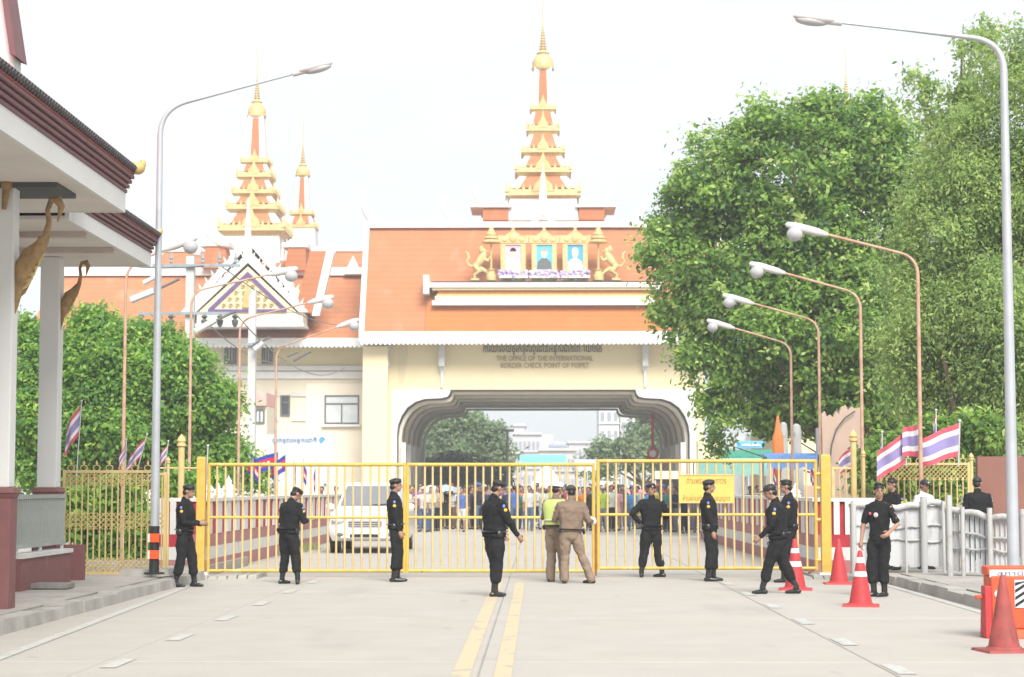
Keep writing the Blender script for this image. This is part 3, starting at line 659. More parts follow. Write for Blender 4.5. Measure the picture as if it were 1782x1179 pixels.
def lion(pcx, sg, label):
    x = xx(pcx,YO,460); t = thing('lion_statue', label, 'statue', (x, YO-.3, zo))
    def P(a, b, c=0): return (x+sg*a, YO-.3+c, zo+b)
    q = MB()
    q.tube([P(-.35,.95), P(-.15,1.2), P(.1,1.5), P(.2,1.78)], [.22,.24,.30,.24], 10, cap='round')
    q.ell(P(.22,1.98), (.24,.22,.24)); q.ell(P(.42,1.92), (.14,.13,.1)); q.ell(P(.05,2.05), (.2,.26,.3))
    for c in (-.13, .13):
        q.tube([P(-.35,.95,c), P(-.1,.6,c), P(-.42,.38,c), P(-.38,.06,c), P(-.2,.05,c)], [.2,.17,.1,.09,.08], 8, cap='round')
        q.tube([P(.15,1.5,c), P(.5,1.32,c), P(.62,1.55,c)], [.13,.1,.08], 8, cap='round')
    q.tube([P(.0,.8,.0), P(.35,.62), P(.55,.4), P(.75,.5)], [.16,.12,.09,.09], 8, cap='round')
    q.tube([P(-.45,.95), P(-.75,1.0), P(-.95,1.3), P(-.8,1.5), P(-.85,1.8), P(-1.0,1.95)], [.09,.08,.08,.09,.08,.04], 8, cap='round')
    q.build('lion_body', GOLDP, t); MB().box(*sorted([x+sg*-.65, x+sg*-.1]), YO-.6, YO, zo, zo+.14).build('plinth', GOLDP, t, smooth=False)
def parasol(pcx, label):
    x = xx(pcx,YO,440); t = thing('tiered_parasol', label, 'parasol', (x, YO-.3, zo)); zf = lambda q: zz(q, YO)
    MB().lathe([(.36,zo),(.38,zo+.3),(.28,zo+.4),(.26,zo+.6),(.34,zo+.72),(.1,zo+.8)], x, YO-.3, 12).build('pedestal', GOLDP, t)
    MB().tube([(x,YO-.3,zo+.78),(x,YO-.3,zf(400))], .07, 8).build('pole', GOLDP, t)
    pr = []
    for k, (q, r) in enumerate([(424,.62),(417,.46),(411,.34),(406,.24),(402,.15)]):
        MB().lathe([(r,zf(q)),(r*1.02,zf(q)+.08),(r*.55,zf(q)+.26),(.07,zf(q)+.28)], x, YO-.3, 14).build('tier', GOLDP, t)
    MB().lathe([(.08,zf(400)),(.05,zf(397)),(.01,zf(391))], x, YO-.3, 8).build('finial', GOLDP, t)
lion(837, 1, 'pale gold rearing lion statue facing right, left of the portraits'); parasol(855, 'tiered gold parasol beside the left lion statue')
lion(1062, -1, 'pale gold rearing lion statue facing left, right of the portraits'); parasol(1041, 'tiered gold parasol beside the right lion statue')
# ================================================================ PAVILION ON THE LEFT
pav = thing('roadside_pavilion', 'white and maroon roadside pavilion with two tiered roof edges and square columns', 'building', (-6.6, 24, .15))
XE = -5.5
def tier(z0, zw, zt_, y0, y1, nm):
    """soffit z0, top of white band zw, top of maroon steps zt_"""
    MB().box(-12, XE-.06, y0, y1-.06, z0, z0+.05).build('soffit', SOFF, pav, smooth=False)
    MB().box(XE-.058, XE, y0, y1, z0-.01, zw).box(-12, XE-.059, y1-.058, y1, z0-.01, zw).build('white_fascia', COLW, pav, smooth=False)
    n = 4; d = (zt_-zw)/n
    for k in range(n):
        o_ = .028*k+.02
        MB().box(-12, XE+o_, y0-.3, y1+.015*k+.03, zw+d*k+.003, zw+d*(k+1)-.012).build('fascia_moulding', MAROOND, pav, smooth=False, bevel=.012)
        MB().box(-12, XE+o_-.03, y0-.3, y1+.015*k+.01, zw+d*(k+1)-.012, zw+d*(k+1)+.003).build('fascia_groove', MAROON, pav, smooth=False)
    # dark tile edge: a row of half-round tile ends and the sloping roof above
    q = MB(); xe = XE+.028*n+.03
    y = y0-.3
    while y < y1+.015*n+.04:
        q.tube([(xe, y, zt_+.05), (xe-.5, y, zt_+.36)], .048, 8); y += .115
    q.build('tile_edge', DARK, pav)['kind'] = 'stuff'
    MB().prism([(xe-.05, zt_), (xe-.05, zt_+.04), (-12, zt_+4.4), (-12, zt_)], y0-.3, y1+.015*n+.04).build('roof', mat('pavilion_tile', (.42,.12,.11), .7, .15, 6), pav, smooth=False)
tier(5.25, 5.50, 5.76, 9, 25.75, 'upper')
MB().box(-9, -5.78, 23.2, 24.15, 5.19, 5.248).build('dark_vent', mat('dark_louvre', (.07,.075,.075), .8), pav, smooth=False)
XE = -6.3
mat('pinkish_plaster', (.48,.395,.36), .8)
tier(5.18, 5.39, 5.63, 25.95, 31.5, 'lower')
for yy in (27.2, 29.0): MB().box(-12, XE-.06, yy, yy+.12, 5.10, 5.178).build('ceiling_beam', MATS['pinkish_plaster'], pav, smooth=False)
MB().box(-12, -7.75, 26.0, 26.15, 4.9, 5.178).build('lintel', MATS['pinkish_plaster'], pav, smooth=False)
# gold corner finials
for px, py, Y in ((240, 293, 25.8), (272, 408, 31.6)):
    p = at(px, py, Y); q = MB()
    q.ell(p, (.10,.10,.09), 10, 6); q.ell(p+Vector((.06,0,.05)), (.05,.05,.07), 8, 5); q.ell(p+Vector((-.07,0,.02)), (.06,.06,.06), 8, 5); q.build('corner_finial', GOLD, pav)
    MB().box(p.x-.34, p.x-.10, Y-.2, Y+.1, p.z-.04, p.z+.07).build('ridge_tile', mat('pavilion_ridge', (.42,.12,.12), .7), pav, bevel=.02)
# higher gable at the very edge of the frame
Yq = 21.5; A = lambda a, b: (at(a,b,Yq).x, at(a,b,Yq).z)
MB().prism([A(-260,-260), A(2,-60), A(24,100), A(24,135), A(-260,60)], Yq, Yq+.3).build('upper_gable', COLW, pav, smooth=False)
MB().prism([A(0,-60), A(9,-60), A(33,102), A(22,98)], Yq-.12, Yq+.35).build('gable_edge', MAROOND, pav, smooth=False)
def column(cx, cy, w_, zt_, zb):
    MB().box(cx-w_/2, cx+w_/2, cy-w_/2, cy+w_/2, 1.59, zt_).build('column', COLW, pav, smooth=False, bevel=.012)
    b = w_/2+.03
    q = MB(); q.box(cx-b, cx+b, cy-b, cy+b, zb, 1.46); q.frustum(cx, cy, 1.461, 1.52, b, b, b+.03, b+.03); q.frustum(cx, cy, 1.521, 1.588, b+.04, b+.04, b+.02, b+.02)
    q.build('column_base', MAROON, pav, smooth=False, bevel=.008)
column(-6.44, 23.4, .25, 5.24, .14); column(-7.60, 30.3, .30, 5.175, .14); column(-7.42, 27.0, .28, 5.175, .14)
# swan brackets
def swan(x, y, z, sc, head='swan'):
    k = sc/126.0
    P = lambda a, b: (x+(a-108)*k, y, z-(b-545)*k)
    q = MB()
    q.tube([P(107,590),P(110,565),P(114,542),P(124,524),P(134,514),P(142,500),P(145,484),P(143,470),P(147,459),P(155,458),P(159,466),P(157,476),P(155,484)], [r*sc for r in (.012,.04,.085,.095,.07,.036,.026,.024,.03,.045,.035,.018,.006)], 10, flat=(1,.62))
    o = q.build('swan_bracket', BRONZE, pav)
    for i, pts in enumerate(([(108,512),(120,512),(134,518),(126,540),(114,560),(108,585)], [(117,516),(124,514),(126,505),(122,493),(119,504),(114,508)], [(112,560),(122,552),(134,538),(129,554),(118,568),(109,584)], [(109,515),(114,512),(113,502),(109,496)], [(126,522),(133,516),(138,524),(141,532),(133,530)], [(122,552),(128,548),(134,552),(137,560),(128,558)], [(143,470),(140,462),(143,455),(149,453),(147,462)])):
        MB().prism([P(*p) for p in pts], y-(.05-.005*i)*sc, y+(.05-.005*i)*sc).build('plume', BRONZE, o, bevel=.006)
    f = MB()
    for i in range(5): f.tube([P(109+i*4,556-i*8), P(115+i*4,562-i*8), P(122+i*4,556-i*8), P(126+i*3.4,548-i*8)], .013*sc, 6)
    f.build('carved_scroll', GOLD, o); return o
swan(-6.31, 23.4, zz(477,23.4), 1.32); swan(-7.26, 26.98, zz(498,27), 1.0); swan(-7.45, 30.28, zz(534,30.3), 1.02)
p = at(12, 322, 23.2); q = MB(); q.ell(p, (.07,.08,.10)); q.tube([p, p+Vector((-.03,0,-.3))], [.06,.03], 8); q.build('carved_capital', BRONZE, pav)
# low wall with railing
MB().box(-7.40, -7.18, 27.15, 30.1, .14, .60).build('low_wall', MAROON, pav, smooth=False)
MB().box(-7.43, -7.15, 27.15, 30.1, .601, .66).build('wall_coping', OFFW, pav, smooth=False)
MB().box(-7.9, -7.10, 30.5, 30.7, .14, .70).build('low_wall', MAROON, pav, smooth=False)
mat('railing_grey', (.30,.32,.30), .6)
rail = thing('grey_railing', 'grey vertical bar railing on the maroon low wall between the pavilion columns', 'railing', (-7.29, 28.6, .6))
for zc in (.76, 1.46): MB().box(-7.31, -7.27, 27.2, 30.1, zc-.03, zc+.03).build('rail', MATS['railing_grey'], rail, smooth=False)
me = MB().box(-.012, .012, -.016, .016, .792, 1.428).mesh('bar', MATS['railing_grey'], smooth=False)
for k in range(24): put(me, 'bar', rail, (0, -1.38+k*.122, -.6))
for k in range(3): MB().box(-7.31, -7.27, 27.3+k*1.3, 27.36+k*1.3, .662, .728).build('foot', LGREY, rail, smooth=False)
p = gr(86, 1026, .15); t = thing('stone_slab', 'dark grey stone slab lying on the pavement beside the pavilion low wall', 'stone slab', (p.x, p.y, .15))
MB().box(p.x-.28, p.x+.28, p.y-.1, p.y+.35, .16, .235).build('slab_top', mat('dark_stone', (.20,.19,.17), .9, .2, 8), t, bevel=.01)
MB().box(p.x-.24, p.x+.24, p.y-.05, p.y+.3, .15, .159).build('slab_foot', BLACK, t)

# ================================================================ FENCES AND GATES
def gate_leaf(label, p0, p1, y_top, y_mid, y_bot, nb, wheels=True):
    x0, x1 = xx(p0,YG,900), xx(p1,YG,900); zt_, zm, zb = zz(y_top,YG), zz(y_mid,YG), zz(y_bot,YG)
    t = thing('gate_leaf', label, 'gate', (x0, YG, 0), group='yellow barred gate leaves')
    r = .032
    MB().tube([(x0,YG,zb-r),(x0,YG,zt_+r)], r, 8).build('end_stile', YEL, t); MB().tube([(x1,YG,zb-r),(x1,YG,zt_+r)], r, 8).build('end_stile', YEL, t)
    MB().tube([(x0,YG,zt_),(x1,YG,zt_)], .033, 10).build('top_rail', YEL, t)
    MB().tube([(x0,YG,zb),(x1,YG,zb)], .029, 10).build('bottom_rail', YEL, t)
    MB().tube([(x0,YG-.001,zm),(x1,YG-.001,zm)], .026, 8).build('middle_rail', YEL, t)
    me = MB().tube([(0,0,zb),(0,0,zt_)], .0195, 6).mesh('bar', YELP)
    for k in range(1, nb): put(me, 'bar', t, ((x1-x0)*k/nb, random.uniform(-.004,.004), 0), (0, random.uniform(-.006,.006), 0))
    if wheels:
        for xw in ((x1-.12),):
            q = MB(); q.tube([(xw-.02,YG,.045),(xw+.02,YG,.045)], .045, 12); q.build('wheel', BLACK, t); MB().box(xw-.03,xw+.03,YG-.02,YG+.02,.05,zb).build('wheel_fork', RUST, t, smooth=False)
    return t
g1 = gate_leaf('left leaf of the yellow barred gate, in front of the white car', 363, 704, 809, 901, 994, 23)
g2 = gate_leaf('middle leaf of the yellow barred gate, behind the heavy guard', 709, 1033, 809, 901, 994, 22)
g3 = gate_leaf('right leaf of the yellow barred gate, carrying the yellow notice board', 1041, 1420, 803, 896, 989, 24)
MB().box(xx(1036,YG)-.01, xx(1036,YG)+.025, YG-.05, YG+.05, .03, 1.0).build('rusty_latch_bar', RUST, g2, smooth=False)
for py in (825, 850, 905, 975):
    p = at(1425, py, YG); MB().tube([(p.x-.06,YG,p.z),(p.x+.05,YG,p.z)], .035, 8).build('hinge', YEL, g3)
def post(p0, p1, pt_, pb_, label, foot=True):
    x0, x1 = xx(p0,YG), xx(p1,YG); t = thing('gate_post', label, 'post', ((x0+x1)/2, YG, 0))
    MB().box(x0, x1, YG-.08, YG+.08, 0, zz(pt_,YG)).build('shaft', YEL, t, smooth=False, bevel=.01)
    MB().box(x0+.01, x1-.01, YG-.07, YG+.07, zz(pt_,YG)+.001, zz(pt_,YG)+.02).build('cap', YELP, t, smooth=False)
    MB().frustum((x0+x1)/2, YG-.02, -.01, .09, .17, .2, .14, .15).build('concrete_foot', OFFW, t, smooth=False)
post(343, 358, 797, 1000, 'thick square yellow post at the left end of the barred gate')
post(1428, 1445, 793, 1008, 'thick square yellow post at the right end of the barred gate')
# notice board
x0, x1 = xx(1181,YG-.07), xx(1277,YG-.07); z0, z1 = zz(876,YG), zz(826,YG)
nb_ = thing('notice_board', 'yellow notice board with faded Thai lettering hung on the right gate leaf', 'sign', ((x0+x1)/2, YG-.09, z0))
MB().box(x0, x1, YG-.09, YG-.07, z0, z1).build('board', mat('board_yellow', (.62,.45,.11), .5, .06, 4), nb_, bevel=.004)
MB().box(x0, x1, YG-.1, YG-.091, z1-.02, z1).box(x0, x1, YG-.1, YG-.091, z0, z0+.02).build('edging', YELP, nb_, smooth=False)
INK3 = mat('faded_print', (.25,.14,.03), .7)
text('\u0e14\u0e48\u0e32\u0e19\u0e1e\u0e23\u0e21\u0e41\u0e14\u0e19\u0e16\u0e32\u0e27\u0e23', 'lettering', INK3, nb_, (x0+x1)/2, YG-.093, z1-.12, .11, (x1-x0)*.72, .001)
text('\u0e2b\u0e49\u0e32\u0e21\u0e1c\u0e48\u0e32\u0e19\u0e01\u0e48\u0e2d\u0e19\u0e44\u0e14\u0e49\u0e23\u0e31\u0e1a\u0e2d\u0e19\u0e38\u0e0d\u0e32\u0e15', 'lettering', INK3, nb_, (x0+x1)/2, YG-.093, z0+.08, .09, (x1-x0)*.85, .001)

def ornate(label, p0, p1, Y, ytop, ybot, bands, nbars, m=YELP, crest=True, bulbs=None):
    x0, x1 = xx(p0,Y), xx(p1,Y); zt_, zb = zz(ytop,Y), max(.02, zz(ybot,Y))
    t = thing('ornamental_fence', label, 'fence', ((x0+x1)/2, Y, zb))
    for z in (zt_, zb+.04): MB().box(x0, x1, Y-.02, Y+.02, z-.022, z+.022).build('rail', m, t, smooth=False)
    for x in (x0, x1): MB().box(x-.025, x+.025, Y-.026, Y+.026, zb, zt_+.03).build('stile', m, t, smooth=False)
    btop = zt_-.02 if not bulbs else zz(bulbs,Y)
    q = MB().tube([(0,0,zb+.06),(0,0,btop)], .014, 6)
    if bulbs: q.lathe([(.014,btop),(.028,btop+.02),(.02,btop+.05),(.002,btop+.09)], n=8)
    me = q.mesh('bar', m)
    for k in range(1, nbars):
        put(me, 'bar', t, (x0+(x1-x0)*k/nbars-(x0+x1)/2, 0, -zb))
    for (ya, yb) in bands:
        za, z_b = zz(yb,Y), zz(ya,Y); q = MB(); h = z_b-za; n = int((x1-x0)/.085)
        for k in range(-int(h/.085)-1, n+1):
            for sg in (1, -1):
                # diagonals clipped to the band
                a = x0+k*.085; pts = []
                xa, xb = a, a+h
                za1, zb1 = za, z_b
                if xa < x0: za1 += x0-xa; xa = x0
                if xb > x1: zb1 -= xb-x1; xb = x1
                if xb-xa < .02: continue
                if sg < 0: xa, xb = x0+x1-xa, x0+x1-xb
                q.tube([(xa,Y-.012*sg,za1),(xb,Y-.012*sg,zb1)], .0085, 4)
        q.build('lattice', m, t)['kind'] = 'stuff'
    if crest:
        n = int((x1-x0)/.2); cm = MB()
        cm.tube([(.06*cos(a),0,.04+.05*sin(a)) for a in [j*pi/4 for j in range(9)]], .009, 5); cm.lathe([(.012,.09),(.022,.12),(.002,.17)], n=6)
        me = cm.mesh('crest', m)
        for k in range(n): put(me, 'crest', t, (x0+(x1-x0)*(k+.5)/n-(x0+x1)/2, 0, zt_+.02-zb))
    return t
ornate('tall pale gold lattice fence between the pavilion and the left tall lamp', 112, 268, 32.6, 821, 1003, [(824,846),(893,922),(972,1000)], 15)
ornate('narrow pale gold fence panel right of the left tall lamp', 271, 288, 32.6, 825, 1000, [(893,920)], 3, crest=False)
ornate('pale gold fence with lattice top behind the grey screens on the right', 1533, 1686, 37.5, 808, 985, [(811,836)], 15, bulbs=838)
ornate('small plain pale gold fence bay right of the thick right gate post', 1450, 1484, 38.0, 815, 1000, [], 3, crest=False)
def finial_post(px, Y, ytop, r, label, zb=.0):
    x = xx(px,Y); zt_ = zz(ytop,Y); t = thing('finial_post', label, 'post', (x, Y, zb))
    MB().tube([(x,Y,zb),(x,Y,zt_-r*4)], r, 12).build('shaft', YELP, t)
    MB().lathe([(r*1.0,zt_-r*4),(r*1.5,zt_-r*3.8),(r*1.5,zt_-r*3.2),(r*1.1,zt_-r*3),(r*1.45,zt_-r*2.2),(r*1.0,zt_-r*1.1),(r*.3,zt_-r*.4),(r*.05,zt_)], x, Y, 12).build('bud_finial', YELP, t)
finial_post(315, 37.5, 755, .062, 'stout gold post with lotus bud top left of the left gate post')
finial_post(292, 32.7, 795, .028, 'slim gold post with pointed top just right of the left tall lamp', .15)
finial_post(1486, 38, 748, .058, 'stout gold post with bud top right of the right gate post')
finial_post(1503, 38, 783, .035, 'shorter gold post with bud top beside the stout one on the right')
finial_post(1691, 37.5, 788, .036, 'slim gold post with white pointed top at the right end of the lattice topped fence', .15)
tag(MB().tube([(xx(268,37.5),37.5,zz(815,37.5)),(xx(343,37.5),37.5,zz(815,37.5))], .018, 6).build('tie_rod', YELP), 'thin horizontal gold rod joining the stout post to the left gate', 'rod')

# ================================================================ GREY SCREENS
def screen(label, pts, Y0, Y1, posts, rail_y0, rail_y1, bot_y0, bot_y1, topdrop):
    p0, p1 = pts; t = thing('screen_barricade', label, 'barricade', (xx((p0+p1)/2,(Y0+Y1)/2), (Y0+Y1)/2, .15))
    def at_(u, py0, py1):
        Y = Y0+(Y1-Y0)*u; return Vector((xx(p0+(p1-p0)*u, Y), Y, zz(py0+(py1-py0)*u, Y)))
    n = 14; sag = [(.03*sin(u*9)+.02*sin(u*23)) for u in [i/n for i in range(n+1)]]
    MB().tube([at_(i/n, rail_y0, rail_y1)+Vector((0,-.05,sag[i])) for i in range(n+1)], .055, 10).build('top_rail', SCREEN, t)
    MB().tube([at_(i/n, rail_y0+35, rail_y1+38)+Vector((0,-.03,sag[i]*.7)) for i in range(n+1)], .022, 8).build('middle_rail', SCREEN, t)
    MB().tube([at_(i/n, rail_y0+60, rail_y1+62)+Vector((0,-.03,-sag[i]*.7)) for i in range(n+1)], .02, 8).build('middle_rail', SCREEN, t)
    ns = int((p1-p0)/8.5)
    rg = random.Random(int(p0))
    for i in range(ns):
        a = at_((i+.03)/ns, rail_y0, rail_y1); b = at_((i+.97)/ns, rail_y0, rail_y1); c = at_((i+.5)/ns, bot_y0, bot_y1).z+rg.uniform(-.02,.02); yo = rg.uniform(-.008,.012)
        MB().box(a.x, b.x, a.y+yo, a.y+yo+.02, c, a.z-.02).build('slat', LGREY, t, smooth=False)
    for (px, w_, top) in posts:
        u = (px-p0)/(p1-p0); c = at_(u, rail_y0, rail_y1); zt_ = zz(top, c.y)
        MB().tube([(c.x,c.y-.14,.14),(c.x,c.y-.14,zt_)], w_, 10).build('post', SCREEN, t)
screen('grey slatted screen barricade behind the youth in the T-shirt', (1478, 1641), 33.2, 33.6, [(1482,.05,876),(1512,.022,890),(1573,.022,890),(1604,.058,864),(1638,.03,872)], 882, 878, 984, 986, 0)
screen('grey slatted screen barricade at the right edge under the tall lamp', (1644, 1800), 32.4, 31.4, [(1648,.05,862),(1671,.035,882),(1718,.045,884),(1776,.055,886)], 890, 905, 992, 1000, 0)

# ================================================================ LAMPS AND POLES
def sweep_pole(name, label, base, ztop, dx, dz, r0, r1, m, grp, head, bend=.5, armr=None, dy=0):
    """pole with a rounded bend and a rising arm; dx,dz = arm reach"""
    t = thing(name, label, 'street lamp', base, group=grp)
    x, y, z = base; sg = 1 if dx > 0 else -1; armr = armr or r1*.6
    MB().tube([(x,y,z),(x,y,z+(ztop-z)*.5),(x,y,ztop-bend)], [r0,(r0+r1)/2,r1], 12).build('pole', m, t)
    d = Vector((dx,0,dz)).normalized(); A = Vector((x,y,ztop-bend)); B = Vector((x,y,ztop))+d*bend
    C_ = Vector((x,y,ztop)); P = [(1-u)**2*A+2*u*(1-u)*C_+u*u*B for u in [i/8 for i in range(9)]]
    E = Vector((x+dx,y+dy,ztop+dz)); MB().tube(P+[B.lerp(E,.5),E], [r1*(1-i*.04) for i in range(9)]+[armr,armr*.9], 10).build('arm', m, t)
    h = head; L_ = h*1.0
    hd = d; n_ = Vector((0,0,1)); up = (n_-hd*n_.dot(hd)).normalized()
    return t, E, hd, up
def cobra(t, E, hd, up, L_):
    rot = Matrix((hd, Vector((0,1,0)), up)).transposed()
    q = MB(); c = E+hd*L_*.5
    q.ell(c+up*.02, (L_*.54, L_*.17, L_*.125), 20, 12, rot)
    q.tube([E-hd*.08, E+hd*.14], .05, 10); q.build('lamp_head', LAMPW, t)
    MB().ell(c+hd*L_*.08-up*L_*.05, (L_*.40, L_*.15, L_*.105), 18, 8, rot).build('lens', LENS, t)
# left tall lamp
YL = 31.6; b = at(268, 1000, YL); top = at(277, 190, YL); e = at(518, 127, YL)
tl, E, hd, up = sweep_pole('street_lamp', 'tall silver street lamp on the left with orange banded black foot, arm reaching right', (b.x, YL, .25), top.z, e.x-b.x, e.z-top.z, .075, .048, GREY, 'tall silver street lamps', .6, .45, .022)
cobra(tl, E, hd, up, .58)
zb = lambda q: zz(q, YL)
MB().tube([(b.x,YL,zb(998)),(b.x,YL,zb(916))], .081, 14).build('black_sleeve', BLACK, tl)
for a, c in ((929, 944), (958, 973)):
    MB().box(b.x-.055, b.x+.09, YL-.1, YL-.07, zb(c), zb(a)).build('orange_reflector', REFO, tl, smooth=False); MB().box(b.x-.088, b.x-.057, YL-.1, YL-.07, zb(c), zb(a)).build('white_reflector', REFW, tl, smooth=False)
MB().lathe([(.17,zb(1000)),(.17,zb(997)),(.1,zb(996))], b.x, YL, 8).build('flange', BLACK, tl)
YL = 27.6; b = at(1752, 895, YL); top = at(1731, 72, YL); e = at(1455, 39, YL)
tl, E, hd, up = sweep_pole('street_lamp', 'tall silver street lamp on the right in front of the trees, arm reaching left', (b.x+.08, YL, .15), top.z+.0, e.x-b.x-.08, e.z-top.z, .088, .055, GREY, 'tall silver street lamps', .6, .45, .022)
cobra(tl, E, hd, up, .60)
def drop(t, E, hd, up, L_):
    rot = Matrix((hd, Vector((0,1,0)), up)).transposed(); q = MB()
    q.tube([E-hd*.02, E+hd*L_*.2, E+hd*L_*.75, E+hd*L_], [.04,.075,.085,.06], 12, cap='round', flat=(1,.8)); q.build('lamp_head', LAMPW, t)
    MB().lathe([(.02,-.20),(.09,-.18),(.145,-.11),(.15,-.03),(.10,.05)], 0, 0, 14).build('globe', LENS, t).location = E+hd*L_*.80-up*.08
rl = [((1592,448),(1437,408),36.4,'nearest'),((1493,512),(1363,475),42.8,'second'),((1421,560),(1309,528),49.2,'third'),((1373,600),(1276,571),54.8,'farthest')]
for (tp, en, Y, w_) in rl:
    a = at(*tp, Y); e = at(*en, Y)
    t, E, hd, up = sweep_pole('rusty_lamp', f'{w_} rusty lamp post in front of the big right tree, lamp pointing left', (a.x+.05, Y, .0), a.z, e.x-a.x-.05, e.z-a.z, .042, .034, RPOLE, 'rusty lamp posts', .5, .35, .028)
    drop(t, E, hd, up, .72)
ll = [((224,462),(290,434),38.5,'nearest, behind the tall silver lamp'),((337,508),(470,478),44.5,'second, crossing the gold pediment'),((421,557),(538,527),50,'third, right of the second concrete pole'),((484,606),(588,569),56.5,'farthest, in front of the cream wing wall')]
for (tp, en, Y, w_) in ll:
    a = at(*tp, Y); e = at(*en, Y)
    t, E, hd, up = sweep_pole('rusty_lamp', f'rusty lamp post left of the road, {w_}', (a.x-.05, Y, .0), a.z, e.x-a.x+.05, e.z-a.z, .042, .030, RPOLE, 'rusty lamp posts', .5, .35, .022)
    drop(t, E, hd, up, .6)
def upole(px, Y, ytop, w0, w1, label, arms):
    x = xx(px,Y,700); t = thing('utility_pole', label, 'utility pole', (x, Y, 0)); m_ = Y/F
    MB().frustum(x, Y, 0, zz(ytop,Y), w0*m_/2, w0*m_/2, w1*m_/2, w1*m_/2).build('shaft', CPOLE, t, smooth=False)
    for (y_, a, b_, ins) in arms:
        z = zz(y_,Y); ar = MB().box(xx(a,Y,y_), xx(b_,Y,y_), Y-.3, Y-.2, z-.05, z+.05).build('cross_arm', STEELB, t, smooth=False)
        for ii in ins:
            xi = xx(ii,Y,y_)
            if y_ < 500:
                MB().lathe([(.03,z+.051),(.07,z+.14),(.04,z+.2),(.07,z+.26),(.04,z+.34),(.02,z+.5)], xi, Y-.25, 8).build('insulator', STEELB, ar)
            else:
                MB().lathe([(.05,z-.051),(.13,z-.12),(.05,z-.2),(.13,z-.26),(.10,z-.42),(.03,z-.5)][::-1], xi, Y-.25, 8).build('insulator', FRAME, ar)
    return t
u1 = upole(329, 70, 446, 17, 14, 'concrete utility pole with two blue grey cross arms left of the pediment', [(463,268,420,(300,355,384,412)),(546,243,412,(248,300,358,385,411))])
u2 = upole(438, 78, 505, 15, 12, 'slimmer concrete utility pole in front of the porch wall', [(600,428,452,())])
def wire(name, a, b, sag, r, label, m=FRAME):
    P = [a.lerp(b,u)-Vector((0,0,sag*4*u*(1-u))) for u in [i/12 for i in range(13)]]
    return tag(MB().tube(P, r, 5).build(name, m), label, 'cable', 'overhead cables by the utility poles')
pa_ = at(329,463,70)
for i, (px, py, ex, ey, eY, sg_) in enumerate([(248,560,-160,520,60,1.0),(300,560,-200,545,60,1.3),(355,463,-150,330,55,.8),(411,548,600,640,130,1.2),(384,463,640,560,140,1.0),(358,560,520,622,110,.8)]):
    a = at(px, py, 69.75); b_ = at(ex, ey, eY)
    wire('overhead_cable', a, b_, sg_, .025, ['thin cable running left from the lower cross arm','thin cable running left below the first one','thin cable running up left from the upper cross arm','thin cable running right from the lower cross arm','thin cable running right from the upper cross arm','thin cable running down right past the porch'][i])
def strut(a, b, Y, r, m, label, nm='fuse_strut'):
    A_, B_ = at(*a, Y), at(*b, Y); tag(MB().box(0,1,0,1,0,1).build(nm, m), label, 'pole fitting') if False else None
    q = MB().tube([A_, B_], r, 6); o = q.build(nm, m, u1 if Y < 75 else u2); return o
for a, b_, Y, r, m in (((250,493),(278,478),69.5,.09,OFFW),((228,523),(268,507),69.5,.13,OFFW),((268,507),(312,486),69.5,.05,FRAME),((340,577),(376,557),69.5,.12,OFFW),((372,560),(410,542),69.5,.05,FRAME),((440,600),(470,588),77.5,.05,FRAME),((500,621),(518,613),77.5,.04,FRAME),((510,629),(540,612),77.5,.05,FRAME),((443,609),(458,596),77.5,.12,OFFW)):
    strut(a, b_, Y, r, m, '')

# ================================================================ BARRIER AND CONES
YQ = 21.0; x0 = xx(1712,YQ); z1 = zz(985,YQ)
br = thing('water_barrier', 'orange plastic water filled barrier with white Thai label and striped panel at the right edge', 'barrier', (x0+.8, YQ, 0))
q = MB(); q.box(x0+.03, x0+1.6, YQ-.14, YQ+.24, .10, z1-.10); q.box(x0, x0+1.63, YQ-.10, YQ+.20, z1-.098, z1); q.frustum(x0+.25, YQ+.05, 0, .098, .25, .28, .23, .2); q.frustum(x0+1.4, YQ+.05, 0, .098, .25, .28, .23, .2)
q.box(x0+.55, x0+.62, YQ-.17, YQ-.141, .12, z1-.12).box(x0+1.0, x0+1.07, YQ-.17, YQ-.141, .12, z1-.12)
q.build('shell', ORANGE, br, bevel=.02)
MB().prismx([(YQ-.16,.0),(YQ+.1,.0),(YQ+.02,.55),(YQ-.16,.55)], x0-.045, x0+.027).build('side_flange', REDC, br, bevel=.01)
MB().box(x0+.02, x0+1.55, YQ-.112, YQ-.102, z1-.115, z1-.035).build('label_strip', REFW, br, smooth=False)
MB().box(x0-.12, x0+.0, YQ-.07, YQ+.0, zz(1042,YQ), zz(1035,YQ)).build('link_lug', ORANGE, br, bevel=.01)
MB().tube([(x0+.10,YQ-.150,zz(1032,YQ)),(x0+.10,YQ-.140,zz(1032,YQ))], .042, 20).build('round_cap', LAMPW, br)
hz = MB().box(x0+.27, x0+.42, YQ-.152, YQ-.142, zz(1056,YQ), zz(1008,YQ)).build('hazard_panel', REFW, br, smooth=False)
za, zb_ = zz(1056,YQ)+.005, zz(1008,YQ)-.005
for k in range(4):
    z = za+.0+k*.075; MB().prism([(x0+.275,z),(x0+.275,z+.035),(x0+.415,min(z+.125,zb_)),(x0+.415,min(z+.09,zb_-.002))], YQ-.156, YQ-.153).build('black_stripe', BLACK, hz, smooth=False)
text('\u0e2a\u0e16\u0e32\u0e19\u0e35\u0e15\u0e33\u0e23\u0e27\u0e08\u0e20\u0e39\u0e18\u0e23\u0e04\u0e25\u0e2d\u0e07\u0e25\u0e36\u0e01', 'lettering', mat('print_grey', (.12,.12,.16), .6), br, x0+.75, YQ-.114, z1-.075, .05, 1.3, .001)
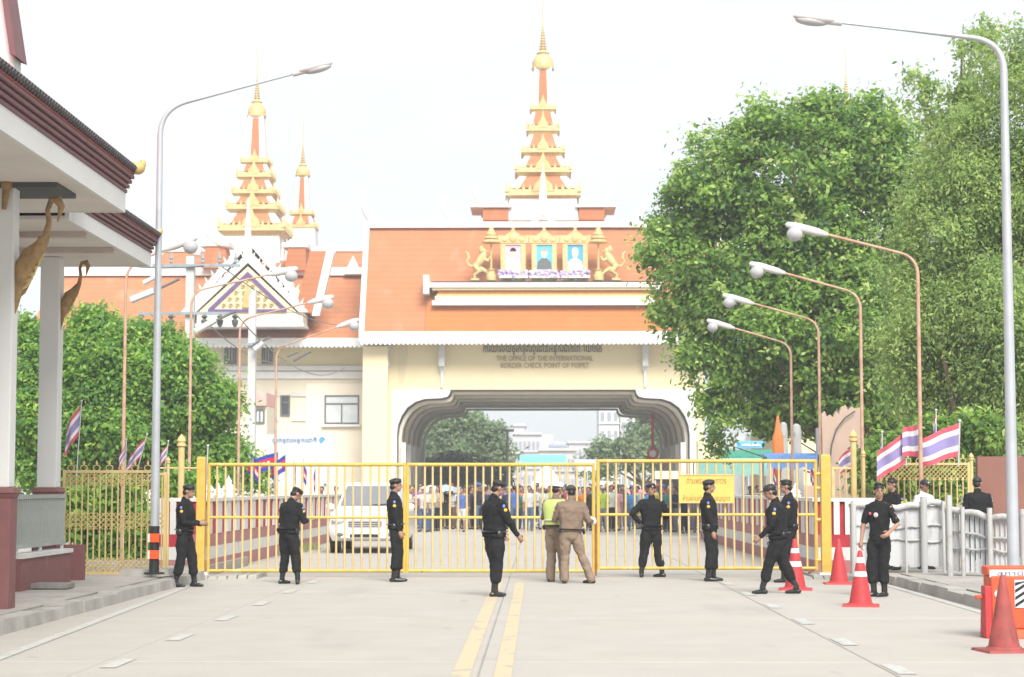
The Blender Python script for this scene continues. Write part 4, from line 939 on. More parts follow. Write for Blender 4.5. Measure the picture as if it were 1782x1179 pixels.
def cone(px, py, hpx, m, stripes, label):
    g_ = gr(px, py); Y = g_.y+.18; H = hpx*Y/F; x = xx(px,Y); t = thing('traffic_cone', label, 'traffic cone', (x, Y, 0), rz=random.uniform(-.2,.2), group='red traffic cones')
    def lb(q, nm, mm): o = bpy.data.objects.new(nm, q.mesh(nm, mm)); COL.objects.link(o); o.parent = t
    R_ = H*.205
    q = MB(); b_ = H*.33
    q.frustum(0, 0, 0, .025, b_, b_, b_*.96, b_*.96); lb(q, 'base_plate', m)
    r = lambda u: R_+(H*.035-R_)*u
    q = MB().lathe([(R_*1.25,.025),(R_*1.08,.05)]+[(r(u), .05+(H-.05)*u) for u in (0,.25,.5,.75,.97)]+[(r(1)*.7,H)], n=24); lb(q, 'cone_body', m)
    for u0, u1_ in stripes:
        lb(MB().lathe([(r(u0)+.002,.05+(H-.05)*u0),(r(u0)+.004,.052+(H-.05)*u0),(r(u1_)+.004,.048+(H-.05)*u1_),(r(u1_)+.001,.05+(H-.05)*u1_)], n=24), 'reflective_band', REFW)
    return t
cone(1382, 1028, 88, REDC, [(.70,.80),(.42,.53)], 'red cone with two white bands standing behind the walking guard')
cone(1458, 1018, 78, REDC, [], 'plain bright red cone without bands in front of the right gate post')
cone(1495, 1057, 96, REDC, [(.76,.87),(.50,.60)], 'red cone with two white bands left of the youth in the T-shirt')
cone(1742, 1137, 131, REDCD, [], 'grimy plain red cone in front of the orange barrier, nearest to the viewer')

# ================================================================ TREES
import numpy as np
def leaves(name, lobes, n, size, m, parent, seed=1, clump=12, csz=.45, droop=0, fill=.25, asp=.55):
    """lobes: (centre, radii); leaf faces in clumps spread over and inside the lobes"""
    rs = np.random.RandomState(seed); nc = n//clump
    vol = np.array([l[1][0]*l[1][2] for l in lobes]); pick = rs.choice(len(lobes), nc, p=vol/vol.sum())
    C_ = np.array([list(l[0]) for l in lobes])[pick]; RR = np.array([list(l[1]) for l in lobes])[pick]
    d = rs.normal(size=(nc,3)); d[:,1] -= .25*np.abs(d[:,1]); d /= np.linalg.norm(d, axis=1)[:,None]
    rad = np.where(rs.rand(nc) < fill, rs.rand(nc)**.5, .86+.22*rs.rand(nc))
    cc = C_+d*RR*rad[:,None]; out = d*.8+np.array([0,-.1,.7]); out /= np.linalg.norm(out, axis=1)[:,None]
    k = nc*clump; idx = np.repeat(np.arange(nc), clump)
    cs = csz*(.4+.9*rs.rand(nc))[idx][:,None]
    off = rs.normal(size=(k,3))*cs*np.array([.6,.6,.42]); off[:,2] -= droop*np.abs(rs.normal(size=k))*csz
    P = cc[idx]+off
    nrm = out[idx]+rs.normal(size=(k,3))*.55; nrm /= np.linalg.norm(nrm, axis=1)[:,None]
    t = rs.normal(size=(k,3)); t[:,2] -= .4+droop*1.5; t -= nrm*(t*nrm).sum(1)[:,None]; t /= np.linalg.norm(t, axis=1)[:,None]
    b = np.cross(nrm, t); s = size*(.55+.8*rs.rand(k))[:,None]
    V = np.empty((k,4,3)); V[:,0] = P-t*s*.5; V[:,1] = P+b*s*asp*.5+nrm*s*.08; V[:,2] = P+t*s*.5; V[:,3] = P-b*s*asp*.5+nrm*s*.08
    off_ = np.array(list(wloc(parent))) if parent else 0
    V = (V.reshape(-1,3)-off_)
    me = bpy.data.meshes.new(name); me.vertices.add(k*4); me.vertices.foreach_set('co', V.ravel())
    me.loops.add(k*4); me.loops.foreach_set('vertex_index', np.arange(k*4)); me.polygons.add(k)
    me.polygons.foreach_set('loop_start', np.arange(0,k*4,4)); me.polygons.foreach_set('loop_total', np.full(k,4)); me.update(calc_edges=True)
    tone = np.clip(rs.normal(.42,.26,nc)[idx]+rs.normal(0,.16,k), 0, 1)
    at_ = me.attributes.new('tone', 'FLOAT', 'FACE'); at_.data.foreach_set('value', tone.astype(np.float32))
    me.materials.append(m); o = bpy.data.objects.new(name, me); COL.objects.link(o)
    if parent: o.parent = parent
    return o
def tree(label, px, Y, lobes, n, size, m, seed, trunk=.35, clump=12, csz=.45, droop=0, fill=.25, nm='tree', zsq=1, asp=.55, cat='tree', dep=.8):
    x = xx(px,Y); t = thing(nm, label, cat, (x, Y, 0)); rs = random.Random(seed); LB = []
    for (a, b_, r) in lobes:
        dy = rs.uniform(-.5,.5)*r*Y/F*dep*1.2; p = at(a, b_, Y+dy); rr = r*Y/F; LB.append((p, (rr*.9, rr*dep, rr*zsq*.9)))
        if r > 28:
            for _ in range(7):
                a_ = rs.uniform(0,2*pi); e_ = rs.uniform(-.4,1.3); u_ = Vector((cos(a_)*cos(e_), -abs(sin(a_))*cos(e_)*.8, sin(e_))); f_ = rs.uniform(.18,.45); LB.append((p+u_*rr*.95, (rr*f_, rr*f_, rr*f_*.8)))
    leaves('crown', LB, n, size, m, t, seed, clump, csz, droop, fill, asp)
    zf = min(l[0].z for l in LB); q = MB(); fork = Vector((x, Y, max(1.2, zf*.55)))
    q.tube([(x,Y,-.05),(x+.05,Y,.4),fork], [trunk*1.35,trunk,trunk*.8], 10); q.build('trunk', BARK, t)
    for c, r in LB[::6][:14]:
        mid = fork.lerp(c,.5)+Vector((rs.uniform(-.3,.3),rs.uniform(-.3,.3),-.2))
        MB().tube([fork-Vector((0,0,.2)), mid, c+Vector((0,0,r[2]*.3))], [trunk*.5,trunk*.3,trunk*.08], 7).build('limb', BARK, t)
    return t
LA = leafmat('ficus_leaf', [(.10,.19,.06),(.17,.31,.07),(.27,.45,.08),(.40,.58,.12),(.62,.72,.27)], .55, .5)
LBm = leafmat('feathery_leaf', [(.22,.34,.13),(.31,.44,.14),(.41,.54,.16),(.55,.64,.21)], .55, .6)
LC = leafmat('hedge_leaf', [(.11,.24,.07),(.18,.36,.07),(.29,.51,.08),(.52,.66,.15)], .55, .5)
LD = leafmat('far_leaf', [(.17,.25,.14),(.24,.34,.17),(.33,.43,.21)], .45, .6)
tree('big round glossy dark green tree hiding the right end of the gatehouse roof', 1525, 62,
     [(1372,300,120),(1470,270,100),(1260,330,90),(1190,390,60),(1180,470,62),(1260,450,110),(1380,440,130),(1500,400,120),(1215,560,70),(1300,560,110),(1420,570,130),(1530,530,110),(1245,640,60),(1290,690,62),(1380,680,90),(1480,680,100),(1550,640,90),(1255,725,32),(1540,300,90),(1430,215,50),(1330,245,50)],
     130000, .19, LA, 3, .45, 20, .40, 0, .25)
tree('tall feathery light green tree filling the right edge behind the tall lamp', 1720, 47,
     [(1760,100,70),(1800,200,110),(1690,330,90),(1760,330,110),(1640,420,90),(1740,470,120),(1640,560,100),(1760,600,130),(1650,680,90),(1740,740,110),(1600,330,50),(1820,400,120),(1840,650,120),(1590,470,60),(1600,620,70),(1620,760,60),(1700,230,55)],
     150000, .125, LBm, 8, .3, 20, .36, .6, .3, asp=.4)
tree('sparse twiggy light green branches reaching over the big tree at the upper right', 1700, 49,
     [(1650,190,55),(1600,160,38),(1585,120,18),(1690,80,40),(1720,50,28),(1640,250,45),(1690,160,50)], 4200, .16, LBm, 9, .15, 10, .22, .5, .8, asp=.5)
tree('dense bushy green tree behind the pavilion and the left fence', 190, 58,
     [(90,650,70),(165,610,60),(240,650,85),(320,690,75),(200,720,100),(60,720,70),(160,565,28),(290,620,45),(370,730,45),(300,770,90),(120,790,90),(60,800,60),(350,800,60),(40,580,30),(230,590,30),(395,705,22)],
     110000, .16, LC, 5, .35, 18, .36, .1, .25)
tree('grey green tree seen through the left of the arch', 800, 178, [(790,755,45),(830,770,45),(765,780,45),(850,800,40),(790,815,50),(745,800,30),(820,735,22),(750,750,25)], 16000, .42, LD, 6, .4, 12, .7)
tree('thin tree seen through the right of the arch near the tower', 1120, 182, [(1120,745,28),(1150,760,32),(1110,785,36),(1060,800,32),(1160,800,40),(1130,720,14),(1030,812,24)], 9000, .42, LD, 7, .3, 12, .7)
tree('low dark leafy bushes behind the lattice topped fence', 1600, 44, [(1540,800,40),(1590,790,40),(1650,780,50),(1700,760,45),(1560,850,40),(1630,850,45),(1500,830,22)], 16000, .16, LA, 12, .1, 12, .3, nm='bush', cat='bush')
tree('bushes behind the left lattice fence', 200, 40, [(140,900,40),(200,880,40),(250,920,40),(170,960,35),(230,960,30),(300,840,24),(370,850,25)], 12000, .15, LC, 13, .08, 12, .25, nm='bush', cat='bush')
tree('pale leafy shrubs behind the striped wall near the flags', 400, 66, [(370,800,30),(400,820,35),(440,830,30),(345,830,30)], 6000, .2, LC, 14, .1, 12, .4, nm='bush', cat='bush')
tree('small leafy tree over the top of the peach wall', 1530, 63.5, [(1250,775,22),(1330,735,30),(1390,720,40),(1450,740,30),(1500,740,40),(1550,740,50)], 8000, .2, LA, 15, .1, 12, .35, nm='tree')
tree('added dark foliage painting shade behind the left of the crowd beyond the arch', 790, 165, [(720,825,30),(760,828,30),(800,826,30),(840,828,28),(870,832,22)], 9000, .4, leafmat('shade_leaf', [(.02,.035,.02),(.035,.055,.03),(.05,.08,.04)], .2, .6), 16, .1, 12, .5, nm='shade_mass', cat='shade_mass')  # foliage added to stand for shade; its near-black leaf colours paint it
# grass tuft by the left wall
q = MB(); rg = random.Random(4)
for k in range(500):
    y = 46+rg.choice([0,1.2,3,3.4,5])+rg.uniform(0,1.3); x = -5.95+rg.uniform(-.1,.12)*(1.6+math.sin(y*3)); h = rg.uniform(.03,.24); a = rg.uniform(-.1,.1)
    q.add([(x,y,-.01),(x+.03,y,-.01),(x+a,y+rg.uniform(-.1,.1),h)], [(0,1,2)])
tag(q.build('grass_tuft', mat('dry_grass', (.20,.22,.10), .8, .3, 9), kind='stuff'), 'rough green grass along the foot of the left striped wall', 'grass')
# ================================================================ THINGS BEHIND THE GATE
tag(MB().box(xx(1702,41), 16, 41, 41.2, 0, zz(795,41)).build('brown_wall', mat('brown_panel', (.22,.10,.075), .7, .12, 1.5)), 'plain brown panel wall at the right edge behind the tall lamp', 'wall')
# peach wall with pointed top
YPW = 56; PEACH = mat('peach_plaster', (.68,.50,.40), .85, .08, 1.2)
t = thing('peach_wall', 'peach coloured wall with a jagged leaf shaped top edge behind the right gate post', 'wall', (xx(1470,YPW), YPW, 0))
pts = [(xx(a,YPW), zz(b,YPW)) for a, b in [(1432,860),(1432,722),(1437,716),(1441,727),(1446,722),(1452,728),(1457,716),(1462,722),(1467,708),(1474,706),(1478,716),(1484,708),(1490,712),(1502,708),(1504,860)]]
pts[0] = (pts[0][0], 0); pts[-1] = (pts[-1][0], 0)
MB().prism(pts, YPW, YPW+.3).build('wall_panel', PEACH, t, smooth=False)
MB().tube([at(a,b,YPW-.1) for a, b in [(1488,716),(1470,728),(1455,748),(1447,775),(1444,810)]], .022, 6).build('black_hose', FRAME, t)
MB().box(xx(1424,YPW), xx(1432,YPW)-.02, YPW, YPW+.4, 0, zz(745,YPW)).build('grey_pier', LGREY, t, smooth=False)
MB().box(xx(1345,YPW+2), xx(1432,YPW+2), YPW+3, YPW+3.3, 0, zz(845,YPW)).build('low_wall', PEACH, t, smooth=False)
for i, (a, b, c, lb) in enumerate([(1357,1372,735,'left and taller'), (1378,1396,738,'right and lumpier')]):
    x0, x1 = xx(a,59), xx(b,59); zt_ = zz(c,59); t = thing('wrapped_tank', f'{lb} of two grey wrapped water tanks behind the blue tarpaulin', 'tank', ((x0+x1)/2,59,0))
    MB().box(x0, x1, 58.6, 59.4, 0, zz(795,59)).build('stand', CPOLE, t, smooth=False)
    r = (x1-x0)/2; z0 = zz(795,59)+.01
    MB().lathe([(r*.9,z0),(r,z0+.1),(r*.94,z0+.4),(r,z0+.7),(r*.95,(z0+zt_)/2),(r,zt_-.25),(r*.8,zt_-.06),(r*.3,zt_)], (x0+x1)/2, 59, 14).build('tank_body', SCREEN, t)
p = at(1354,790,58); tt = at(1355,724,58)
t = thing('folded_parasol', 'closed orange parasol standing beside the grey tanks', 'parasol', (p.x,58,0))
MB().lathe([(.03,p.z-1),(.17,p.z),(.16,p.z+.5),(.11,tt.z-.5),(.03,tt.z)], p.x, 58, 8).build('cloth', mat('orange_cloth', (.75,.22,.06), .8), t)
MB().tube([(p.x,58,0),(p.x,58,p.z-.98)], .03, 6).build('pole', LGREY, t)
# canopies
def canopy(label, p0, p1, ya, yb, Y, m, depth=2.5, drop=.35):
    x0, x1 = xx(p0,Y), xx(p1,Y); z1 = zz(ya,Y); z0 = zz(yb,Y)
    t = thing('market_canopy', label, 'canopy', ((x0+x1)/2, Y, 0)); q = MB()
    n = 12; P = []
    for i in range(n+1):
        x = x0+(x1-x0)*i/n; s_ = .06*sin(i*2.1)
        P.append((x, z0+s_))
    for i in range(n):
        a, b = P[i], P[i+1]; zz1 = z1
        q.add([(a[0],Y-depth,a[1]),(b[0],Y-depth,b[1]),(b[0],Y,zz1),(a[0],Y,zz1),(a[0],Y-depth,a[1]-drop),(b[0],Y-depth,b[1]-drop)], [(0,1,2,3),(4,5,1,0)])
    q.build('cloth', m, t, smooth=False)
    for x in (x0+.05, (x0+x1)/2, x1-.05):
        MB().tube([(x,Y-depth+.02,0),(x,Y-depth+.02,z0-.12)], .03, 6).build('pole', LGREY, t); MB().tube([(x,Y-.02,0),(x,Y-.02,z1-.03)], .03, 6).build('pole', LGREY, t)
    return t
canopy('green canopy with a blue board above it near the hanging leaves', 1250, 1345, 783, 796, 82, mat('green_tarp', (.04,.24,.16), .6), 1.2, .3)
canopy('pale turquoise canopy in front of the green one', 1205, 1325, 798, 806, 76, mat('mint_tarp', (.35,.68,.58), .6), 2.2, .5)
canopy('blue tarpaulin canopy between the grey tanks and the gate top', 1325, 1430, 789, 796, 57.5, mat('blue_tarp', (.16,.32,.68), .6), 1.5, .35)
canopy('sky blue market canopy seen through the middle of the arch', 905, 985, 792, 799, 118, mat('sky_tarp', (.18,.50,.78), .6), 3, .5)
canopy('pale blue market canopy right of the white tent', 1000, 1040, 800, 806, 112, mat('pale_tarp', (.5,.62,.72), .6), 3, .5)
x0, x1 = xx(1283,83), xx(1332,83)
t = thing('shop_board', 'small bright blue shop board above the green canopy', 'sign', ((x0+x1)/2, 83, zz(782,83))); MB().box(x0, x1, 83, 83.1, zz(781,83), zz(768,83)).build('board', mat('board_blue', (.12,.42,.72), .5), t, bevel=.02); MB().box(x0+.2, x1-.2, 82.97, 82.99, zz(777,83), zz(773,83)).build('lettering_band', FWHT, t, smooth=False)
# white tent
Yt = 95; x = xx(950,Yt); t = thing('white_tent', 'white pointed tent beyond the crowd in the middle of the road', 'tent', (x,Yt,0))
q = MB(); a = 30*Yt/F; q.add([(x-a,Yt-1,zz(852,Yt)),(x+a*1.2,Yt-1,zz(852,Yt)),(x+a*1.2,Yt+1,zz(852,Yt)),(x-a,Yt+1,zz(852,Yt)),(x-.1,Yt,zz(808,Yt)),(x+.1,Yt,zz(808,Yt))], [(0,1,5,4),(1,2,5),(2,3,4,5),(3,0,4)]); q.build('roof_cloth', FWHT, t, smooth=False)
for dx in (-a, a*1.2):
    MB().tube([(x+dx,Yt-1,0),(x+dx,Yt-1,zz(852,Yt))], .03, 6).build('pole', LGREY, t)
# booth
Yb = 88; x0, x1 = xx(1140,Yb), xx(1192,Yb); t = thing('guard_booth', 'small cream booth with a dark opening right of the arch road', 'booth', ((x0+x1)/2,Yb,0))
MB().box(x0,x1,Yb,Yb+2,zz(834,Yb),zz(820,Yb)).build('roof', CREAM2, t, smooth=False); MB().box(x0+.1,x1-.1,Yb+.2,Yb+1.9,0,zz(862,Yb)).build('wall', CREAM2, t, smooth=False)
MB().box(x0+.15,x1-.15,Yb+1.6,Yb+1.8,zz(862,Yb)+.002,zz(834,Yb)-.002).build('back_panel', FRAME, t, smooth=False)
for xa in (x0+.1, (x0+x1)/2, x1-.25): MB().box(xa,xa+.15,Yb+.2,Yb+.35,zz(862,Yb)+.002,zz(834,Yb)-.002).build('mullion', FRAME, t, smooth=False)
# white signboard with Khmer lettering
Ys = 80; x0, x1 = xx(463,Ys), xx(575,Ys); t = thing('white_billboard', 'white billboard with Khmer lettering and a blue logo in front of the cream wing', 'billboard', ((x0+x1)/2,Ys,0))
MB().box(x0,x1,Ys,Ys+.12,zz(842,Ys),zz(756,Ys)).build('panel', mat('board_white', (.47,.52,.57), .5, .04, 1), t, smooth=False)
for xa in (x0+.2, x1-.3): MB().box(xa,xa+.12,Ys+.13,Ys+.25,0,zz(757,Ys)).build('post', LGREY, t, smooth=False)
text('\u1785\u17d2\u179a\u1780\u1791\u17d2\u179c\u17b6\u179a\u17a2\u1793\u17d2\u178f\u179a\u1787\u17b6\u178f\u17b7', 'lettering', mat('print_navy', (.10,.14,.28), .6), t, xx(512,Ys), Ys-.012, zz(767,Ys), .17, xx(552,Ys)-xx(475,Ys), .004)
q = MB(); cx_, cz_ = xx(560,Ys), zz(766,Ys)
q.tube([(cx_+.09*cos(a),Ys-.01,cz_+.09*sin(a)) for a in [j*.6 for j in range(9)]], .03, 6); q.ell((cx_,Ys-.01,cz_-.02), (.05,.01,.05), 8, 5); q.build('blue_logo', mat('logo_blue', (.05,.32,.62), .5), t)
# small red-roofed house part left behind pole
Yh = 115; t = thing('small_house', 'small house with a faded pink roof between the left tree and the wing', 'house', (xx(430,Yh),Yh,0))
MB().prism([(xx(400,Yh),zz(683,Yh)),(xx(462,Yh),zz(683,Yh)),(xx(462,Yh),zz(706,Yh)),(xx(425,Yh),zz(706,Yh))], Yh, Yh+4).build('roof', mat('pink_roof', (.60,.36,.31), .8), t, smooth=False)
MB().box(xx(424,Yh),xx(462,Yh),Yh+.3,Yh+4,0,zz(706,Yh)-.02).build('wall', CREAM2, t, smooth=False)
window(444, 461, 712, 737, Yh+.3, t, 2, 0)
Yh = 98
for i, (p0, p1, ya) in enumerate([(1215,1250,768)]):
    tag(MB().box(xx(p0,Yh),xx(p1,Yh),Yh,Yh+1,0,zz(ya,Yh)).build('cream_pier', CREAM), 'cream pier beyond the hanging leaves right of the arch', 'wall')
# far city through the arch
def block(label, p0, p1, ya, Y, m, rows, cols, extra=None):
    x0, x1 = xx(p0,Y), xx(p1,Y); zt_ = zz(ya,Y); t = thing('apartment_building', label, 'building', ((x0+x1)/2,Y,0))
    MB().box(x0,x1,Y,Y+14,0,zt_).build('wall', m, t, smooth=False)
    MB().box(x0-.3,x1+.3,Y-.4,Y+14.4,zt_,zt_+.5).build('roof_slab', m, t, smooth=False)
    h = 3.1; q = []
    me = MB().box(-.5,.5,-.06,.02,0,1).mesh('window', MATS['far_window'], smooth=False)
    for r in range(rows):
        for c in range(cols):
            o = put(me, 'window', t, (-(x1-x0)/2+(x1-x0)*(c+.5)/cols, -.02, zt_-h*(r+.9)), scl=((x1-x0)/cols*.55, 1, h*.5))
    for r in range(rows): MB().box(x0-.1,x1+.1,Y-.35,Y-.01,zt_-h*(r+1)-.1,zt_-h*(r+1)+.08).build('floor_band', m, t, smooth=False)
    return t
mat('far_window', (.30,.32,.36), .3)
G1 = mat('far_grey', (.52,.51,.53), .9, .08, .1); G2 = mat('far_pale', (.66,.66,.66), .9, .06, .1); G3 = mat('far_pink', (.52,.49,.485), .9, .1, .1)
block('pale tower block cut by the right shoulder of the arch, far beyond the crowd', 1043, 1078, 705, 330, G2, 9, 3)
block('lower pale wing joined to the right of the far tower block', 1080, 1112, 722, 335, G2, 8, 3)
block('grey hotel block with a stepped top in the middle of the arch', 894, 940, 757, 360, G1, 7, 6); 
block('small grey rooftop storey rising on the left of the far hotel block', 894, 913, 742, 362.5, G1, 2, 2)
block('long low grey houses right of the far hotel', 940, 1000, 785, 300, G3, 3, 9)
block('low pale houses left of the far tower', 990, 1045, 772, 390, G1, 4, 7)
block('blue roofed low far building in the middle of the skyline', 958, 985, 778, 410, mat('far_blue', (.32,.40,.55), .8), 3, 4)
block('low row of shops left behind the grey green tree', 860, 900, 790, 260, G3, 3, 5)
block('low shops far right behind the booth', 1110, 1240, 770, 270, G2, 4, 12)
block('low shops far left behind the left arch jamb', 640, 860, 775, 255, G3, 4, 14)
tag(MB().box(-300,300,520,560,0,9).build('far_town', mat('far_town', (.50,.50,.50), .9, .2, .05), kind='structure'), 'pale far town skyline', 'town') if False else None
q = MB(); rg = random.Random(2); x = -190
while x < 190:
    w_ = rg.uniform(6,18); q.box(x, x+w_, 440+rg.uniform(0,40), 500, 0, rg.uniform(7,15)); x += w_
q.build('far_town', G1, kind='stuff')['label'] = 'far low town skyline seen through the arch'
# street lights / poles inside the arch view
for px, ya, Y, lb in ((883,752,150,'thin white pole left of the far hotel'), (1136,720,140,'thin red and white pole in the right of the arch')):
    x = xx(px,Y); t = thing('thin_pole', lb, 'pole', (x,Y,0)); MB().tube([(x,Y,0),(x,Y,zz(ya,Y))], .1, 8).build('shaft', FWHT if px < 900 else CRED, t)
    if px > 900:
        MB().tube([(x,Y-.16,zz(790,Y)),(x,Y-.12,zz(790,Y))], .42, 16).build('round_sign', CRED, t); MB().tube([(x,Y-.19,zz(790,Y)),(x,Y-.165,zz(790,Y))], .26, 16).build('sign_face', FWHT, t)
    else: MB().box(x-.5,x+.5,Y-.2,Y+.2,zz(ya,Y)+.01,zz(ya,Y)+.2).build('lamp_head', LAMPW, t)

# ================================================================ FLAGS
def flag(px, Y, ytip, ybase, kind, label, fly, hoist, ang, grp, wave=.06, sag=.0, seed=0, lean=0, pr=.012):
    """ang = direction of the fly in the picture plane, degrees from +x"""
    b = at(px, ybase, Y); tp = at(px+lean, ytip, Y); t = thing('flag', label, 'flag', b, group=grp)
    MB().tube([b, tp], pr, 6).build('flagpole', LGREY, t); MB().ell(tp, (pr*2,)*3, 8, 6).build('pole_knob', OFFW, t)
    rs = random.Random(seed); ph = rs.uniform(0,6); nu, nv = 14, 12; q = MB(); up = (tp-b).normalized(); dr = Vector((cos(R(ang)), 0, sin(R(ang))))
    top = tp-up*.03; vs_ = []
    for i in range(nu+1):
        for j in range(nv+1):
            u, v = i/nu, j/nv; wv = wave*sin(u*7+ph+v*1.2)*u**.5
            p = top-up*hoist*v*(1-.12*u*abs(cos(R(ang)))) + dr*fly*u + Vector((wv*.25, wv, -sag*u*u*(1-.3*v)+wv*.3)); vs_.append(p)
    fs_ = [(i*(nv+1)+j, i*(nv+1)+j+1, (i+1)*(nv+1)+j+1, (i+1)*(nv+1)+j) for i in range(nu) for j in range(nv)]
    mi = []
    for i in range(nu):
        for j in range(nv):
            if kind == 'thai': k = [0,0,1,1,2,2,2,2,1,1,0,0][j]
            else:
                k = 2 if j < 3 or j > 8 else 0
                if 5 <= j <= 7 and 4 <= i <= 9 and not (j == 5 and i in (5,8)): k = 1
            mi.append(k)
    q.v = [tuple(x) for x in vs_]; q.f = fs_; q.m = mi
    ms = [FRED, FWHT, FBLU] if kind == 'thai' else [CRED, FWHT, CBLU]
    q.build('cloth', ms, t); return t
GT = 'striped red white blue flags along the fences'; GK = 'blue and red flags with a white temple beyond the gate'
T_ = 'red white and blue striped flag '
flag(133, 31.0, 698, 830, 'thai', T_+'hanging highest on the left above the fence', .48, .50, -122, GT, .07, 0, 1, lean=9, pr=.009)
flag(218, 32.9, 765, 830, 'thai', T_+'limp and pinkish, at the rusty lamp foot', .34, .24, -112, GT, .05, 0, 2, lean=2, pr=.009)
flag(236, 32.9, 756, 830, 'thai', T_+'drooping just left of the tall silver lamp', .44, .36, -130, GT, .06, 0, 3, lean=20, pr=.009)
flag(285, 32.9, 768, 830, 'thai', T_+'narrow, between silver lamp and gold post', .34, .26, -122, GT, .05, 0, 4, lean=8, pr=.009)
flag(356, 35.4, 776, 900, 'thai', T_+'limp behind the left gate post', .07, .7, -100, GT, .03, .15, 5, lean=6)
flag(1668, 36.5, 733, 812, 'thai', T_+'largest, above the lattice topped fence', .74, .62, -158, GT, .07, 0, 6, lean=2, pr=.016)
flag(1601, 36.6, 735, 812, 'thai', T_+'middle, partly covered by the largest', .34, .6, -165, GT, .05, 0, 7)
flag(1577, 36.7, 748, 812, 'thai', T_+'left large one with hanging corner', .66, .60, -147, GT, .06, .05, 8)
flag(1629, 37.0, 714, 812, 'thai', T_+'tall limp one behind the largest', .10, .6, -120, GT, .03, .1, 9)
flag(1535, 37.2, 752, 820, 'thai', T_+'small limp one left of the large', .05, .3, -120, GT, .02, .05, 10)
flag(1527, 37.1, 800, 860, 'thai', T_+'small, left of the lattice topped fence', .12, .42, -100, GT, .02, .05, 11)
flag(1484, 38.4, 775, 860, 'thai', T_+'folded behind the stout gold post', .30, .42, -155, GT, .04, .1, 12)
K_ = 'blue and red flag with white temple '
for i, (px, yt, yb, an, fl, ho, lb) in enumerate([(419,785,860,-75,.35,.7,'hanging leftmost beside the concrete pole'),(440,790,860,-60,.45,.6,'drooping second from the left'),(484,786,860,-168,1.0,.5,'spread wide above the gate top rail'),(497,790,860,-150,.5,.5,'dark one at the right of the spread flag'),
        (512,800,860,-80,.4,.6,'hanging before the white billboard, left one'),(528,798,860,-75,.4,.6,'hanging before the white billboard, middle one'),(549,800,860,-95,.4,.7,'hanging before the white billboard, right one'),
        (1322,800,860,-80,.3,.6,'limp, left of the four beneath the blue tarpaulin'),(1345,800,860,-70,.4,.6,'bright one beneath the blue tarpaulin'),(1368,798,860,-100,.3,.6,'limp one near the third rusty lamp'),(1392,800,860,-90,.25,.9,'long dark one near the gate hinge'),(1410,800,850,-70,.4,.6,'rightmost one next to the gate hinge')]):
    flag(px, 60+(i%3)*.7, yt, yb, 'kh', K_+lb, fl, ho, an, GK, .06, .1, 20+i)

# ================================================================ CAR
YC = 47.5; xc = xx(636,YC); t = car = thing('parked_car', 'white sport utility car facing the viewer behind the left gate leaf', 'car', (xc,YC,0))
CP = mat('white_car_paint', (.74,.75,.77), .2, .03, 1, spec=.7)
def lt(secs, m, nm, parent=t, sm=True, bev=0):
    """secs: (y, [(halfwidth, z) from bottom to top])"""
    q = MB(); vs_ = []; n = len(secs[0][1])*2
    for y, pr in secs:
        ring = [(-w_, z) for w_, z in pr]+[(w_, z) for w_, z in pr[::-1]]
        vs_ += [(xc+a, YC+y, b) for a, b in ring]
    fs_ = [(i*n+j, (i+1)*n+j, (i+1)*n+(j+1)%n, i*n+(j+1)%n) for i in range(len(secs)-1) for j in range(n)]
    fs_ += [tuple(range(n)), tuple(range((len(secs)-1)*n+n-1, (len(secs)-1)*n-1, -1))]
    q.add(vs_, fs_); return q.build(nm, m, parent, smooth=sm, bevel=bev)
lt([(-.02,[(.60,.36),(.74,.45),(.76,.62),(.72,.78),(.62,.86)]),(.10,[(.80,.30),(.88,.45),(.90,.65),(.86,.86),(.74,.95)]),(.5,[(.88,.30),(.93,.5),(.94,.7),(.92,.94),(.80,1.04)]),(1.2,[(.90,.30),(.94,.5),(.95,.75),(.93,1.0),(.82,1.10)]),(4.4,[(.88,.30),(.93,.5),(.94,.75),(.91,1.02),(.82,1.08)]),(4.6,[(.80,.4),(.88,.5),(.9,.75),(.86,.95),(.76,1.0)])], CP, 'body', bev=.02)
lt([(1.05,[(.80,1.06),(.78,1.10)]),(1.75,[(.82,1.06),(.66,1.66)]),(2.1,[(.83,1.06),(.65,1.72)]),(3.9,[(.83,1.06),(.64,1.70)]),(4.4,[(.80,1.06),(.66,1.35)])], CP, 'cabin', bev=.03)
GL = mat('car_glass', (.16,.17,.185), .08, .1, 1, spec=.9)
q = MB(); q.add([(xc-.72,YC+1.12,1.14),(xc+.72,YC+1.12,1.14),(xc+.60,YC+1.70,1.62),(xc-.60,YC+1.70,1.62)], [(0,1,2,3)]); q.v = [(a,b-.035,c+.02) for a,b,c in q.v]; q.build('windscreen', GL, t, smooth=False)
MB().box(xc-.40,xc+.40,YC-.06,YC+.02,.66,.80).build('grille', FRAME, t, smooth=False, bevel=.01)
for k in range(3): MB().box(xc-.41,xc+.41,YC-.085,YC-.06,.675+.045*k,.695+.045*k).build('grille_bar', GREY, t, smooth=False)
MB().box(xc-.62,xc+.62,YC-.10,YC+.08,.36,.56).build('bumper', CP, t, bevel=.04)
MB().box(xc-.36,xc+.36,YC-.115,YC-.101,.40,.47).build('air_intake', BLACK, t, smooth=False); MB().box(xc-.20,xc+.20,YC-.13,YC-.116,.475,.56).build('number_plate', REFW, t, smooth=False)
